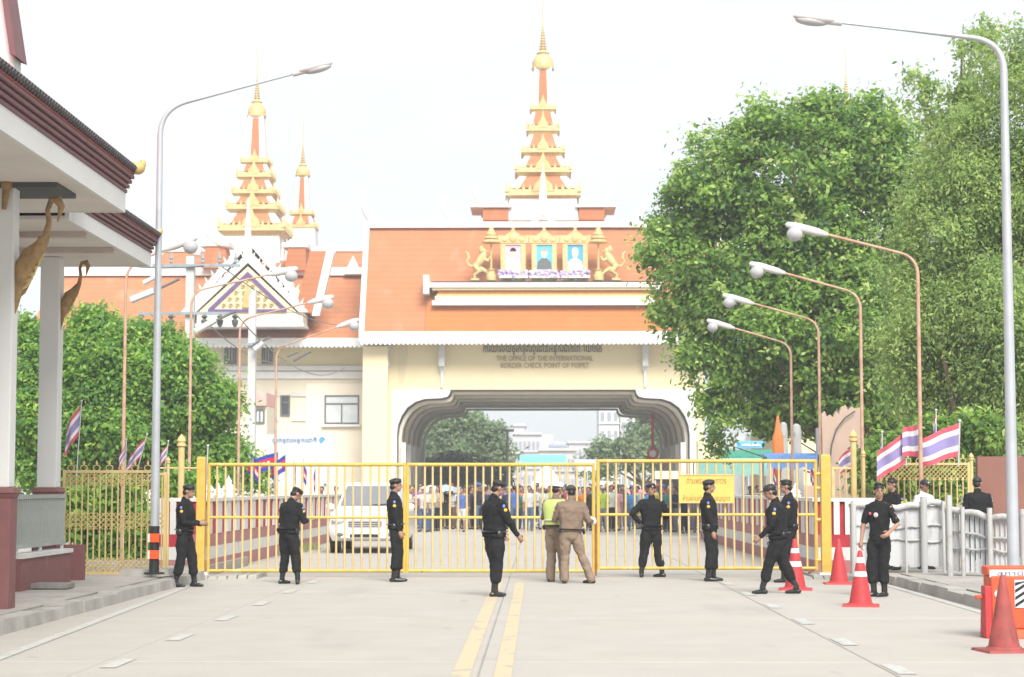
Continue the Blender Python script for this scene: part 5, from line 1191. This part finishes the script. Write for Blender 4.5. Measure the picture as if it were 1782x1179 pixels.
for sg in (-1,1):
    MB().ell((xc+sg*.66,YC+.02,.80), (.17,.13,.085), 14, 8).build('headlight', mat('headlight', (.50,.53,.56), .1, spec=.9), t)
    MB().ell((xc+sg*.60,YC-.085,.46), (.09,.04,.05), 10, 6).build('fog_lamp', FRAME, t)
    MB().ell((xc+sg*1.00,YC+1.35,1.12), (.11,.06,.09), 10, 6).build('wing_mirror', CP, t)
    for yy in (.75, 3.7):
        o = MB().tube([(xc+sg*.90,YC+yy,.35),(xc+sg*.68,YC+yy,.35)], .35, 20).build('tyre', BLACK, t); MB().tube([(xc+sg*.905,YC+yy,.35),(xc+sg*.9,YC+yy,.35)], .2, 14).build('rim', GREY, o)
MB().tube([(xc+.0,YC+1.0,1.16),(xc+.5,YC+1.1,1.19)], .012, 6).build('wiper', BLACK, t)

# ================================================================ PEOPLE
ts = bpy.data.scenes.new('tmp'); 
TEX = bpy.data.textures.new('folds', 'CLOUDS'); TEX.noise_scale = .11; TEX.noise_depth = 2
def remesh(q, name, voxel, m, sm=4, fold=0, dec=1.0, regions=None):
    me = q.mesh(name, m, smooth=True); o = bpy.data.objects.new(name, me); ts.collection.objects.link(o)
    a = o.modifiers.new('r','REMESH'); a.mode = 'VOXEL'; a.voxel_size = voxel; a.use_smooth_shade = True
    if sm: b = o.modifiers.new('s','SMOOTH'); b.iterations = sm; b.factor = .5
    if fold: c = o.modifiers.new('d','DISPLACE'); c.texture = TEX; c.strength = fold; c.mid_level = .5; c.texture_coords = 'GLOBAL'; o.location.x = 0
    if dec < 1: d = o.modifiers.new('dec','DECIMATE'); d.ratio = dec
    with bpy.context.temp_override(scene=ts, view_layer=ts.view_layers[0]):
        dg = bpy.context.evaluated_depsgraph_get(); r = bpy.data.meshes.new_from_object(o.evaluated_get(dg))
    bpy.data.objects.remove(o); bpy.data.meshes.remove(me)
    r.name = name; r.materials.clear(); r.materials.append(m); r.shade_smooth(); return r
def V(*a): return Vector(a)
class Pose:
    def __init__(s, k, lean=(0,0), pel=.93, head=(0,0), armL=None, armR=None, footL=(-.11,0), footR=(.11,0), toeL=0, toeR=0, kneeL=.03, kneeR=.03, liftL=0, liftR=0, fat=1.0, shw=.185, turn=0):
        s.k = k; s.fat = fat
        rot = Euler((-lean[0], lean[1], turn)).to_matrix(); pv = V(0,0,pel); s.rot = rot; s.pv = pv
        up = lambda x,y,z: pv+rot@V(x,y,z-.93)
        s.up = up; s.neck = up(0,-.01,1.45); s.hr = rot@Euler((-head[0],0,head[1])).to_matrix(); s.head = up(0,.005,1.50)+s.hr@V(0,.015,.105)
        s.sh = {-1: up(-shw+.012,0,1.365), 1: up(shw-.012,0,1.365)}
        s.arm = {}
        for sg, ar in ((-1, armL), (1, armR)):
            ar = ar or ((sg*.18,0,-1),(sg*.05,.15,-1)); d1 = V(*ar[0]).normalized(); d2 = V(*ar[1]).normalized()
            e = s.sh[sg]+d1*.285; w_ = e+d2*.245; s.arm[sg] = (e, w_, d2)
        s.hip = {sg: pv+V(sg*.088,0,-.05) for sg in (-1,1)}
        s.leg = {}
        for sg, ft, kn, lf, toe in ((-1,footL,kneeL,liftL,toeL),(1,footR,kneeR,liftR,toeR)):
            an = V(ft[0],ft[1],.09+lf); mid = s.hip[sg].lerp(an,.48); td = V(sin(toe),cos(toe),0); s.leg[sg] = (mid+td*kn, an, td, lf)
def limb(q, pts, rr, n=12, flat=None): q.tube([p for p in pts], rr, n, cap='round', flat=flat)
def build_body(P, skinm, open_hand=True):
    k = 1; q = MB(); hr = P.hr
    # head
    c = P.head
    q.ell(c+hr@V(0,-.005,.03), (.076,.094,.088), 16, 10, hr); q.ell(c+hr@V(0,.022,-.035), (.056,.066,.068), 14, 8, hr); q.ell(c+hr@V(0,.045,-.078), (.032,.032,.026), 10, 6, hr)
    q.tube([c+hr@V(0,.082,.015), c+hr@V(0,.104,-.02), c+hr@V(0,.088,-.03)], [.009,.015,.013], 8, cap='round'); q.ell(c+hr@V(0,.083,-.055), (.024,.012,.009), 8, 5, hr)
    for sg in (-1,1): q.ell(c+hr@V(sg*.077,-.008,-.002), (.012,.02,.032), 8, 6, hr)
    q.ell(c+hr@V(0,.083,.032), (.05,.012,.010), 8, 5, hr)
    limb(q, [P.up(0,-.02,1.38), P.neck+V(0,0,.0), c+hr@V(0,-.015,-.05)], [.075,.056,.054])
    # trunk and legs kept slim under the clothes
    limb(q, [P.pv+V(0,0,-.02), P.up(0,0,1.05), P.up(0,0,1.22), P.up(0,0,1.36)], [.105,.10,.115,.09], 14, (1.15,.8))
    for sg in (-1,1):
        kn, an, td, lf = P.leg[sg]; limb(q, [P.hip[sg], kn, an], [.075,.052,.04]); limb(q, [an-td*.01-V(0,0,.045), an+td*.09-V(0,0,.062)], [.026,.014])
        e, w_, d = P.arm[sg]; limb(q, [P.up(sg*.06,0,1.37), P.sh[sg], e, w_], [.06,.052,.040,.027])
        # hand
        inn = (V(-sg,0,0)-d*d.dot(V(-sg,0,0))); inn = inn.normalized() if inn.length > .1 else V(0,1,0)-d*d.y; inn.normalize()
        s_ = d.cross(inn)*(-sg if True else 1); s_.normalize()
        if s_.y+s_.z*.2 < 0: s_ = -s_
        pc = w_+d*.05
        q.tube([w_+d*.0, w_+d*.03, w_+d*.085], [.026,.036,.037], 10, cap='round', flat=None)
        for i, (o_, L_) in enumerate(((.027,.072),(.009,.08),(-.009,.074),(-.026,.06))):
            b = w_+d*.088+s_*o_; m1 = b+(d*.8+inn*.35).normalized()*L_*.55; m2 = m1+(d*.35+inn*.8).normalized()*L_*.5
            limb(q, [b-d*.02, b, m1, m2], [.0105,.0105,.0098,.0085], 8)
        tb = w_+d*.035+s_*.03; limb(q, [tb, tb+(d*.5+s_*.7+inn*.3).normalized()*.035, tb+(d*.9+s_*.45+inn*.5).normalized()*.068], [.014,.012,.010], 8)
    return remesh(q, 'body', .0062, skinm, 2, 0, .22)
def build_shirt(P, m, sleeve='long', hem=.86, bulk=1.0, collar=True, fold=.038):
    q = MB(); f = P.fat*bulk; r_ = P.rot
    rings = [(hem,.172*f,.125*f),(.93,.168*f,.122*f),(1.04,.155*f,.118*f),(1.16,.168*f,.125*f),(1.28,.184*f,.132*f),(1.35,.172*f,.118*f),(1.405,.135,.095),(1.45,.080,.075)]
    vs_ = []; n = 18
    for z, a, b in rings:
        for j in range(n):
            u = 2*pi*j/n; ca, sa = cos(u), sin(u); k = (abs(ca)**2.6+abs(sa)**2.6)**(-1/2.6); vs_.append(P.up(a*ca*k, b*sa*k+(-.01 if z > 1.2 else 0), z))
    fs_ = [(i*n+j, i*n+(j+1)%n, (i+1)*n+(j+1)%n, (i+1)*n+j) for i in range(len(rings)-1) for j in range(n)]+[tuple(range(n-1,-1,-1)), tuple(range((len(rings)-1)*n, len(rings)*n))]
    q.add(vs_, fs_)
    for sg in (-1,1):
        e, w_, d = P.arm[sg]; S = P.sh[sg]
        if sleeve == 'long': limb(q, [P.up(sg*.09,0,1.37), S, S.lerp(e,.5), e, e.lerp(w_,.5), w_-d*.012], [.078,.070*f,.064*f,.057,.050,.040])
        else: limb(q, [P.up(sg*.09,0,1.37), S, S.lerp(e,.55), S.lerp(e,.78)], [.075,.066*f,.060*f,.058])
    if collar: limb(q, [P.up(0,-.02,1.42), P.neck+P.rot@V(0,-.005,.02)], [.07,.066])
    return remesh(q, 'shirt', .0105, m, 3, fold, .55)
def build_trousers(P, m, flare=1.0, top=.955, fold=.038, blouse=True):
    q = MB(); f = P.fat; n = 16
    q.loft([(P.pv+P.rot@V(0,0,top-.93),.165*f,.118*f),(P.pv+V(0,0,-.03),.172*f,.125*f),(P.pv+V(0,0,-.12),.165*f,.118*f),(P.pv+V(0,0,-.17),.10*f,.07*f)])
    for sg in (-1,1):
        kn, an, td, lf = P.leg[sg]; h = P.hip[sg]
        if blouse: limb(q, [h+V(0,0,-.02), h.lerp(kn,.5), kn, kn.lerp(an,.45), kn.lerp(an,.66), kn.lerp(an,.74)], [.100*f,.090*f*flare,.074*flare,.070*flare,.066*flare,.052])
        else: limb(q, [h+V(0,0,-.02), h.lerp(kn,.5), kn, kn.lerp(an,.5), an+V(0,0,-.02)], [.098*f,.088*f*flare,.074*flare,.072*flare,.072*flare])
    return remesh(q, 'trousers', .0105, m, 3, fold, .55)
def build_boot(P, sg, m, high=True):
    q = MB(); kn, an, td, lf = P.leg[sg]; dn = V(0,0,-1)
    if lf > .05: td = (td-V(0,0,.5)).normalized()
    b = an+dn*.045
    if high: limb(q, [kn.lerp(an,.66), an+V(0,0,.03), an], [.054,.046,.05])
    limb(q, [b-td*.045-V(0,0,.008), b-td*.01, b+td*.05-V(0,0,.008), b+td*.105-V(0,0,.016), b+td*.15-V(0,0,.02)], [.036,.041,.036,.032,.024], 12)
    r = remesh(q, 'boot', .008, m, 2, 0, .5)
    # flat sole
    zc = an.z-.088
    for v in r.vertices:
        if v.co.z < zc: v.co.z = zc
    return r
def cap_mesh(P, kind, m):
    hr, c = P.hr, P.head; q = MB()
    if kind == 'beret':
        q.ell(c+hr@V(.012,-.01,.085), (.092,.108,.036), 20, 10, hr@Euler((.10,.18,0)).to_matrix()); q.tube([c+hr@V(.0805*cos(a),-.004+.097*sin(a),.058+.006*sin(a)) for a in [j*2*pi/16 for j in range(17)]], .012, 6)
    else:
        q.ell(c+hr@V(0,-.006,.062), (.085,.102,.066), 20, 10, hr); 
        q.tube([c+hr@V(.083*cos(a),-.004+.1*sin(a),.05) for a in [j*2*pi/16 for j in range(17)]], .010, 6)
        q.ell(c+hr@V(0,.115,.052), (.062,.058,.009), 14, 6, hr@Euler((-.15,0,0)).to_matrix())
    return q
def person(label, px, py, H, face, P, shirt=CLB, trous=CLB2, sleeve='long', hat='beret', skin=SKIND, hatm=BLACK, belt=True, boots='high', hem=.88, bulk=1.12, vest=None, extra=None, z=0, blouse=True, flare=1.17, Yo=None):
    g_ = gr(px, py, z); Y = Yo or g_.y; loc = (xx(px, Y, py), Y, z)
    t = thing('person', label, 'person', loc, rz=R(face)); k = H/1.70; t.scale = (k,k,k)
    def pt(me, nm): o = bpy.data.objects.new(nm, me); COL.objects.link(o); o.parent = t; return o
    bo = pt(build_body(P, skin), 'body'); sh_ = pt(build_shirt(P, shirt, sleeve, hem, bulk), 'shirt'); tr = pt(build_trousers(P, trous, flare, blouse=blouse), 'trousers')
    for sg in (-1,1): pt(build_boot(P, sg, LEA, boots == 'high'), 'boot')
    hr, c = P.hr, P.head
    q = MB(); q.ell(c+hr@V(0,-.010,.048), (.082,.097,.080), 18, 10, hr); q.ell(c+hr@V(0,-.05,-.02), (.068,.055,.06), 14, 8, hr); pt(q.mesh('hair', HAIR), 'hair')
    if not hat:
        q = MB()
        for i in range(60):
            a = random.uniform(0,2*pi); r_ = random.uniform(.0,.075); p0 = c+hr@V(r_*cos(a), -.012+r_*sin(a), .095+.018*(1-(r_/.075)**2)); q.tube([p0, p0+hr@V(random.uniform(-.01,.012),random.uniform(0,.014),.022)], [.010,.004], 5)
        pt(q.mesh('hair_tufts', HAIR), 'hair')
    else:
        o = pt(cap_mesh(P, hat, hatm).mesh(hat, hatm), hat)
        o2 = bpy.data.objects.new('cap_badge', MB().ell(c+hr@(V(-.035,.086,.066) if hat == 'beret' else V(0,.098,.07)), (.016,.006,.018), 8, 6, hr).mesh('cap_badge', REFW)); COL.objects.link(o2); o2.parent = o
    q = MB()
    for sg in (-1,1): q.ell(c+hr@V(sg*.030,.0835,.016), (.012,.007,.006), 8, 6, hr); q.ell(c+hr@V(sg*.031,.087,.037), (.018,.006,.004), 8, 5, hr)
    pt(q.mesh('eyes_and_brows', HAIR), 'eyes')
    if belt:
        f = P.fat*bulk; q = MB(); B = P.pv+P.rot@V(0,0,.03)
        for (dz) in (0,):
            q.tube([B+P.rot@V(.177*f*cos(a), .134*f*sin(a), 0) for a in [j*2*pi/24 for j in range(25)]], .024, 8, flat=(.45,1.2))
        q.ell(B+P.rot@V(.185*f,-.02,-.03), (.03,.05,.055), 10, 6, P.rot); q.ell(B+P.rot@V(-.165*f,-.07,-.02), (.03,.035,.045), 10, 6, P.rot)
        pt(q.mesh('belt', LEA), 'belt')
    if vest:
        q = MB(); vs_ = []; n = 18; rings = [(.98,.168,.131),(1.04,.166,.130),(1.16,.178,.137),(1.28,.196,.142),(1.36,.19,.127),(1.42,.15,.10)]; f = P.fat*bulk
        for z_, a, b in rings:
            for j in range(n):
                u = 2*pi*j/n; ca, sa = cos(u), sin(u); kk = (abs(ca)**2.6+abs(sa)**2.6)**(-1/2.6); vs_.append(P.up(a*f*ca*kk, b*f*sa*kk-.01, z_))
        q.add(vs_, [(i*n+j, i*n+(j+1)%n, (i+1)*n+(j+1)%n, (i+1)*n+j) for i in range(5) for j in range(n)]); pt(q.mesh('vest', vest), 'reflective_vest')
        q = MB(); q.tube([P.up(.172*f*cos(a), .137*f*sin(a)-.01, 1.06) for a in [j*2*pi/24 for j in range(25)]], .022, 6, flat=(.4,1.2)); pt(q.mesh('reflective_tape', REFW), 'reflective_tape')
    # sleeve patches and tabs
    if sleeve == 'long' and shirt in (CLB, CLT):
        for sg in (-1,1):
            e, w_, d = P.arm[sg]; S = P.sh[sg]; pp = S.lerp(e,.34)+V(sg,0,0)*.075; o = pt(MB().ell(pp, (.012,.030,.026), 10, 6).mesh('arm_patch', BADGE), 'arm_patch')
            pp = S.lerp(e,.12)+V(sg,0,0)*.079; pt(MB().ell(pp, (.012,.022,.028), 10, 6).mesh('arm_patch', BADGEB), 'arm_patch')
    if extra: extra(t, P, pt)
    return t
# facing angle: 0 = away from the viewer, -90 = towards picture right, 90 = left, 180 = towards the viewer
DN = (.12,.05,-1)
person('guard in black at the left gate post facing right with hands held in front', 320, 1022, 1.62, -100,
       Pose(1, lean=(.05,0), head=(.12,0), armL=((-.12,.15,-1),(.45,.9,-.1)), armR=((.12,.15,-1),(-.45,.9,-.05)), footL=(-.11,.14), footR=(.12,-.10), fat=.98))
person('guard in black bowing his head before the left gate leaf', 502, 1017, 1.60, -35,
       Pose(1, lean=(.14,0), head=(.5,-.25), armL=((-.35,.15,-1),(.5,.8,.1)), armR=((.35,.15,-1),(-.5,.8,.1)), footL=(-.15,.0), footR=(.17,.05), toeL=.3, toeR=-.6, fat=1.04, shw=.19))
person('slim guard in black standing straight at the joint of left and middle gate leaves', 688, 1013, 1.72, -88,
       Pose(1, lean=(-.03,0), head=(.02,0), armL=((-.06,.1,-1),(0,.25,-1)), armR=((.06,.02,-1),(-.05,.35,-1)), footL=(-.08,.03), footR=(.09,-.02), fat=.93))
def radio(t, P, pt): pt(MB().box(.16,.20,-.04,.04,.90,1.02).mesh('radio', BLACK), 'radio')
person('heavily built guard in black, nearest, looking down with one arm reaching out to the right', 860, 1039, 1.68, -62,
       Pose(1, lean=(.02,0), head=(.30,-.1), armL=((-.3,.3,-1),(-.05,.75,-.8)), armR=((.12,.42,-.9),(.0,.62,-.82)), footL=(-.07,.05), footR=(.08,-.04), toeL=.2, fat=1.12, shw=.20), extra=radio, bulk=1.10)
def glove(t, P, pt):
    e, w_, d = P.arm[1]; pt(MB().ell(w_+d*.06, (.062,.05,.07), 14, 8).mesh('white_glove', FWHT), 'white_glove')
person('traffic officer in brown shirt with legs apart and white glove, back to viewer', 993, 1016, 1.64, 8,
       Pose(1, lean=(.02,.03), head=(.2,.1), armL=((-.35,.35,-1),(.3,.9,.2)), armR=((.42,-.08,-1),(.35,.75,.0)), footL=(-.10,.05), footR=(.36,-.02), pel=.90, toeR=-.9, toeL=.3, fat=1.12, shw=.20),
       CLT, CLT2, hat='cap', hatm=mat('brown_cap', (.06,.045,.04), .8), boots='low', blouse=False, extra=glove, hem=.92, flare=1.05)
def tape(t, P, pt): pass
person('traffic officer in lime vest and white cap half hidden behind the brown shirted one', 967, 1013, 1.66, -25,
       Pose(1, lean=(.05,0), head=(.1,-.3), armL=((-.35,.2,-1),(.3,.9,.1)), armR=((.3,.25,-1),(-.2,.9,.1)), footL=(-.10,.0), footR=(.14,.05), toeR=-.4, fat=1.04),
       CLT, CLT2, hat='cap', hatm=mat('white_cap', (.76,.76,.77), .6), boots='low', blouse=False, vest=LIME, hem=.92)
person('guard in black with both hands on his hips before the right gate leaf', 1134, 1005, 1.66, 12,
       Pose(1, lean=(-.02,0), head=(.02,2.75), armL=((-.72,-.12,-.72),(.62,.25,-.55)), armR=((.55,.05,-.8),(-.35,.55,-.1)), footL=(-.19,.0), footR=(.19,-.02), toeL=.4, toeR=-1.0, pel=.91, fat=1.02, shw=.19))
person('guard in black standing at ease in profile in front of the yellow notice board', 1236, 1012, 1.70, -97,
       Pose(1, lean=(-.04,0), head=(0,.15), armL=((-.10,.02,-1),(0,.2,-1)), armR=((.10,.05,-1),(-.06,.25,-1)), footL=(-.09,.05), footR=(.09,-.03), toeL=-.2, toeR=-.1, fat=1.0))
person('guard in black striding to the left with head bowed and wearing a badged cap', 1356, 1034, 1.66, 84,
       Pose(1, lean=(.12,0), head=(.20,0), armL=((-.12,.20,-1),(.2,.75,-.75)), armR=((.12,-.15,-1),(-.05,.35,-1)), footL=(-.09,.25), footR=(.07,-.26), kneeR=.06, kneeL=.03, pel=.895, liftR=.0, fat=1.12, shw=.20), hat='cap', bulk=1.12)
person('guard in black mostly hidden behind the striding guard, facing left', 1374, 1014, 1.70, 86,
       Pose(1, lean=(.03,0), head=(.05,0), armL=((-.1,.1,-1),(0,.4,-1)), armR=((.1,0,-1),(0,.3,-1)), footL=(-.09,.10), footR=(.08,-.08), fat=1.06))
def tee(t, P, pt):
    pt(MB().ell(P.up(.0,.148,1.25), (.038,.012,.038), 12, 6).mesh('chest_badge', mat('tee_badge', (.55,.45,.42), .6)), 'chest_badge'); pt(MB().ell(P.up(.10,.132,1.27), (.022,.01,.025), 10, 6).mesh('chest_badge', FRED), 'chest_badge')
person('youth in black T-shirt and black trousers with one hand on his hip beside the cones', 1532, 1039, 1.62, 150,
       Pose(1, lean=(0,0), head=(0,-.35+.9), armL=((-.42,-.05,-.9),(.25,.75,-.45)), armR=((.28,.12,-1),(.08,.2,-1)), footL=(-.06,-.02), footR=(.08,.06), toeR=.9, toeL=.4, fat=.93, shw=.18),
       sleeve='short', hat=None, skin=SKIN, belt=False, hem=.86, bulk=1.0, extra=tee)
# behind the grey screens
person('officer in black, back turned, behind the right grey screen near the tall lamp', 1703, 1000, 1.60, 5,
       Pose(1, head=(.1,-.5), fat=1.05, shw=.2), z=.15, hat='cap', Yo=34.2)
person('person in white shirt and black cap behind the left grey screen', 1610, 1000, 1.56, -150,
       Pose(1, head=(.1,0), fat=.95), FWHT, CLB2, z=.15, hat='cap', Yo=34.8, belt=False)
person('person in black leaning on the left grey screen right behind the youth', 1556, 1000, 1.58, 120,
       Pose(1, head=(.1,0), fat=.98), z=.15, hat=None, Yo=34.6, belt=False)

# ---- crowd beyond the gate
def crowd_proto(ix, arml, armr, fl, fr, skirt=False, long_hair=False, legs='long'):
    P = Pose(1, armL=arml, armR=armr, footL=fl, footR=fr)
    q = MB(); c = P.head; q.ell(c+V(0,0,.02), (.075,.09,.10), 12, 8); q.ell(c+V(0,.03,-.05), (.05,.055,.05), 10, 6); q.tube([c+V(0,.08,0), c+V(0,.1,-.02)], [.01,.014], 6, cap='round'); limb(q, [P.up(0,0,1.38), c-V(0,0,.05)], [.06,.05], 8)
    for sg in (-1,1):
        e, w_, d = P.arm[sg]; limb(q, [P.sh[sg], e, w_, w_+d*.09], [.05,.04,.028,.034], 8); kn, an, td, lf = P.leg[sg]; limb(q, [P.hip[sg], kn, an], [.07,.055,.04], 8); limb(q, [an, an+td*.12-V(0,0,.05)], [.04,.035], 8)
    limb(q, [P.pv, P.up(0,0,1.2), P.up(0,0,1.36)], [.1,.11,.08], 10)
    M_ = {'body': remesh(q, 'body', .02, SKIN, 1)}
    q = MB(); q.loft([(V(0,0,.88),.165,.12),(V(0,0,1.05),.155,.115),(V(0,0,1.28),.185,.13),(V(0,0,1.38),.18,.11),(V(0,0,1.45),.08,.07)], 14)
    for sg in (-1,1): e, w_, d = P.arm[sg]; limb(q, [P.sh[sg], P.sh[sg].lerp(e,.8)], [.078,.062], 8)
    M_['shirt'] = remesh(q, 'shirt', .02, CLB, 1, .02)
    q = MB()
    if skirt: q.loft([(V(0,0,.55),.20,.17),(V(0,0,.8),.18,.15),(V(0,0,.95),.15,.11)], 14)
    else:
        q.loft([(V(0,0,.96),.155,.112),(V(0,0,.85),.165,.12),(V(0,0,.76),.1,.08)], 12)
        for sg in (-1,1): kn, an, td, lf = P.leg[sg]; limb(q, [P.hip[sg], kn]+([an] if legs == 'long' else []), [.095,.075]+([.06] if legs == 'long' else []), 8)
    M_['trousers' if not skirt else 'skirt'] = remesh(q, 'trousers', .02, CLB2, 1, .02)
    q = MB(); q.ell(c+V(0,-.02,.045), (.083,.095,.09), 12, 8)
    if long_hair: q.ell(c+V(0,-.06,-.08), (.08,.05,.15), 10, 8)
    M_['hair'] = q.mesh('hair', HAIR)
    for sg in (-1,1): kn, an, td, lf = P.leg[sg]; M_['shoe' if sg < 0 else 'shoe ']= MB().ell(an+td*.06-V(0,0,.05), (.045,.13,.04), 10, 6).mesh('shoe', LEA)
    return M_
A0 = ((-.15,0,-1),(0,.1,-1)); A1 = ((.15,0,-1),(0,.1,-1)); AF = ((-.2,.2,-1),(.4,.9,.1)); AG = ((.2,.2,-1),(-.4,.9,.1)); AU = ((.4,.5,-.2),(0,.3,1))
PR = [crowd_proto(0,A0,A1,(-.1,0),(.1,.05)), crowd_proto(1,AF,AG,(-.12,.05),(.1,0)), crowd_proto(2,A0,AU,(-.14,0),(.14,0)), crowd_proto(3,AF,A1,(-.09,.1),(.1,-.08),long_hair=True), crowd_proto(4,A0,AG,(-.1,0),(.1,0),skirt=True,long_hair=True), crowd_proto(5,A0,A1,(-.1,0),(.12,.02),legs='short')]
CC = dict(white=(.72,.72,.72), purple=(.32,.12,.42), rose=(.62,.14,.22), cream=(.68,.62,.50), beige=(.50,.40,.30), black=(.03,.03,.03), blue=(.10,.18,.50), navy=(.03,.045,.12), grey=(.28,.28,.30), orange=(.75,.25,.04), lime=(.50,.68,.10), pink=(.72,.40,.48), azure=(.08,.32,.70), lilac=(.52,.42,.66), red=(.55,.05,.06), khaki=(.33,.28,.18), jeans=(.12,.18,.32), brown=(.16,.10,.07), yellow=(.72,.55,.12), teal=(.08,.35,.35), paleblue=(.45,.58,.72), green=(.08,.28,.12))
CM_ = {k: mat('cloth_'+k, tuple(x*.7 for x in v), .85, .2, 6) for k, v in CC.items()}
GC = 'crowd standing on the road beyond the gate'
SEEN = {}
def member(px, Y, i, top, bot, label, face=180, H=1.62, hat=None):
    _n = SEEN.get(label, 0); SEEN[label] = _n+1
    if _n: label += ', one further right' if _n == 1 else ', rightmost'
    z = 0; x = xx(px,Y); t = thing('person', label, 'person', (x,Y,z), rz=R(face), group=GC); k = H/1.70*random.uniform(.97,1.03); t.scale = (k,k,k)
    for nm, me in PR[i].items():
        o = bpy.data.objects.new(nm.strip(), me); COL.objects.link(o); o.parent = t
        mm = CM_[top] if nm == 'shirt' else CM_[bot] if nm in ('trousers','skirt') else random.choice([SKIN,SKIND]) if nm == 'body' else None
        if mm: o.material_slots[0].link = 'OBJECT'; o.material_slots[0].material = mm
    if hat:
        P0 = Pose(1); q = MB(); q.ell(P0.head+V(0,-.005,.075), (.095,.11,.075), 12, 8); q.ell(P0.head+V(0,.02,.06), (.12,.15,.012), 12, 5); o = bpy.data.objects.new('hat', q.mesh('hat', CM_[hat])); COL.objects.link(o); o.parent = t
    return t
front = [(712,74,1,'white','black'),(722,75,0,'purple','black'),(733,77,3,'rose','jeans'),(737,71,2,'white','jeans'),(750,71,1,'cream','jeans'),(762,72.5,3,'beige','black'),(774,76,0,'black','black'),(787,76,1,'white','brown'),(797,78,0,'grey','jeans'),(804,71,5,'blue','white'),(820,76,0,'navy','navy'),(833,77,1,'grey','black'),(846,78,0,'rose','khaki'),(884,76,0,'navy','black'),(895,75,1,'blue','jeans'),(907,76,2,'orange','jeans'),(921,73,0,'white','jeans'),(934,77,3,'cream','black'),(945,75,1,'white','paleblue'),(957,75,0,'lime','black'),
 (1014,73,2,'orange','navy'),(1025,73,0,'black','black'),(1049,71,1,'lime','grey'),(1063,72,0,'white','black'),(1074,73,4,'pink','pink'),(1083,74,3,'brown','khaki'),(1099,73,1,'azure','jeans'),(1110,76,0,'cream','grey'),(1160,71,0,'teal','black'),(1168,73,3,'black','grey'),(1176,71,1,'navy','grey'),(1190,69,0,'navy','navy'),(1204,72,3,'lilac','lilac'),(1214,70,0,'grey','khaki'),(1318,72,1,'cream','khaki'),(1345,73,0,'khaki','black')]
hats = {1049:'white', 737:'white', 945:'white', 1063:None}
posw = {0:'arms down', 1:'hands clasped', 2:'hand raised', 3:'long haired', 4:'long haired', 5:'standing'}
for (px, Y, i, a, b) in front:
    near = 'left of the nearest guard' if px < 860 else 'between the nearest guard and the officers' if px < 960 else 'right of the officers' if px < 1130 else 'around the guard with hands on hips' if px < 1180 else 'behind the notice board' if px < 1260 else 'above the right striped wall'
    member(px, Y, i, a, b, f'person in {a} top and {b} {"skirt" if i == 4 else "shorts" if i == 5 else "trousers"} {posw[i]}, {near}', random.choice([180,160,200,150,-120,120,20]), hat=hats.get(px))
rg = random.Random(21); tops = list(CC)
for (ya, yb, row) in ((74,78,'second row'),(80,85,'third row'),(88,98,'far back')):
    px = 706
    while px < 1262:
        a = rg.choice(tops); bt_ = rg.choice(['black','jeans','navy','khaki','grey']); ht = rg.choice([None,None,None,'white','cream','blue','red'])
        side = 'by the left arch jamb' if px < 780 else 'left of the nearest guard' if px < 850 else 'behind the nearest guard' if px < 930 else 'behind the officers' if px < 1020 else 'right of the officers' if px < 1100 else 'behind the right gate leaf' if px < 1175 else 'behind the notice board'
        member(px, rg.uniform(ya,yb), rg.choice([0,1,2,3]), a, bt_, f'onlooker in {a} top{" and "+ht+" cap" if ht else ""}, {row}, {side}', rg.choice([180,150,210,0,90]), H=rg.uniform(1.55,1.74), hat=ht); px += rg.choice([4,6,9,12,18,26])
for px in (1305, 1330, 1358, 560, 585):
    member(px, 66 if px > 600 else 62, rg.choice([0,1]), rg.choice(['white','cream','grey']), 'black', {1305:'onlooker at the left of three heads over the right striped wall',1330:'onlooker in the middle of three heads over the right striped wall',1358:'onlooker at the right of three heads over the right striped wall',560:'onlooker behind the striped wall left of the white car',585:'onlooker standing behind the white car windscreen'}[px], 180)
def umbrella(px, py, Y, r, m, label):
    p = at(px, py, Y); t = thing('umbrella', label, 'umbrella', (p.x,Y,p.z-.75), group='umbrellas held up in the crowd')
    MB().lathe([(r,p.z-.22),(r*.97,p.z-.19),(r*.8,p.z-.09),(r*.5,p.z-.02),(.02,p.z+.03)], p.x, Y, 8).build('canopy', m, t, ang=20); MB().tube([(p.x,Y,p.z-.75),(p.x,Y,p.z+.1)], .012, 6).build('shaft', FRAME, t)
umbrella(751, 846, 73, .5, CM_['white'], 'white umbrella over the left of the crowd'); umbrella(776, 845, 76, .5, CM_['paleblue'], 'pale blue umbrella next to the white one'); umbrella(799, 849, 78, .5, CM_['lilac'], 'violet umbrella left of the nearest guard'); umbrella(1192, 850, 84, .5, CM_['navy'], 'navy umbrella behind the notice board')
umbrella(722, 850, 82, .5, CM_['navy'], 'dark blue umbrella at the far left of the crowd')
umbrella(1105, 851, 80, .5, CM_['pink'], 'pink umbrella right of the officers')
bpy.data.scenes.remove(ts)

# ================================================================ HAZE
HZ = bpy.data.materials.new('haze'); HZ.use_nodes = True; n = HZ.node_tree; n.nodes.clear()
pv_ = n.nodes.new('ShaderNodeVolumePrincipled'); pv_.inputs['Density'].default_value = .0010; pv_.inputs['Color'].default_value = (.9,.93,.96,1); out_ = n.nodes.new('ShaderNodeOutputMaterial'); n.links.new(pv_.outputs[0], out_.inputs['Volume'])
HAZE = True
if HAZE:
    MB().box(-410, 410, -30, 910, -1.6, 50).build('haze', HZ, kind='stuff', smooth=False)
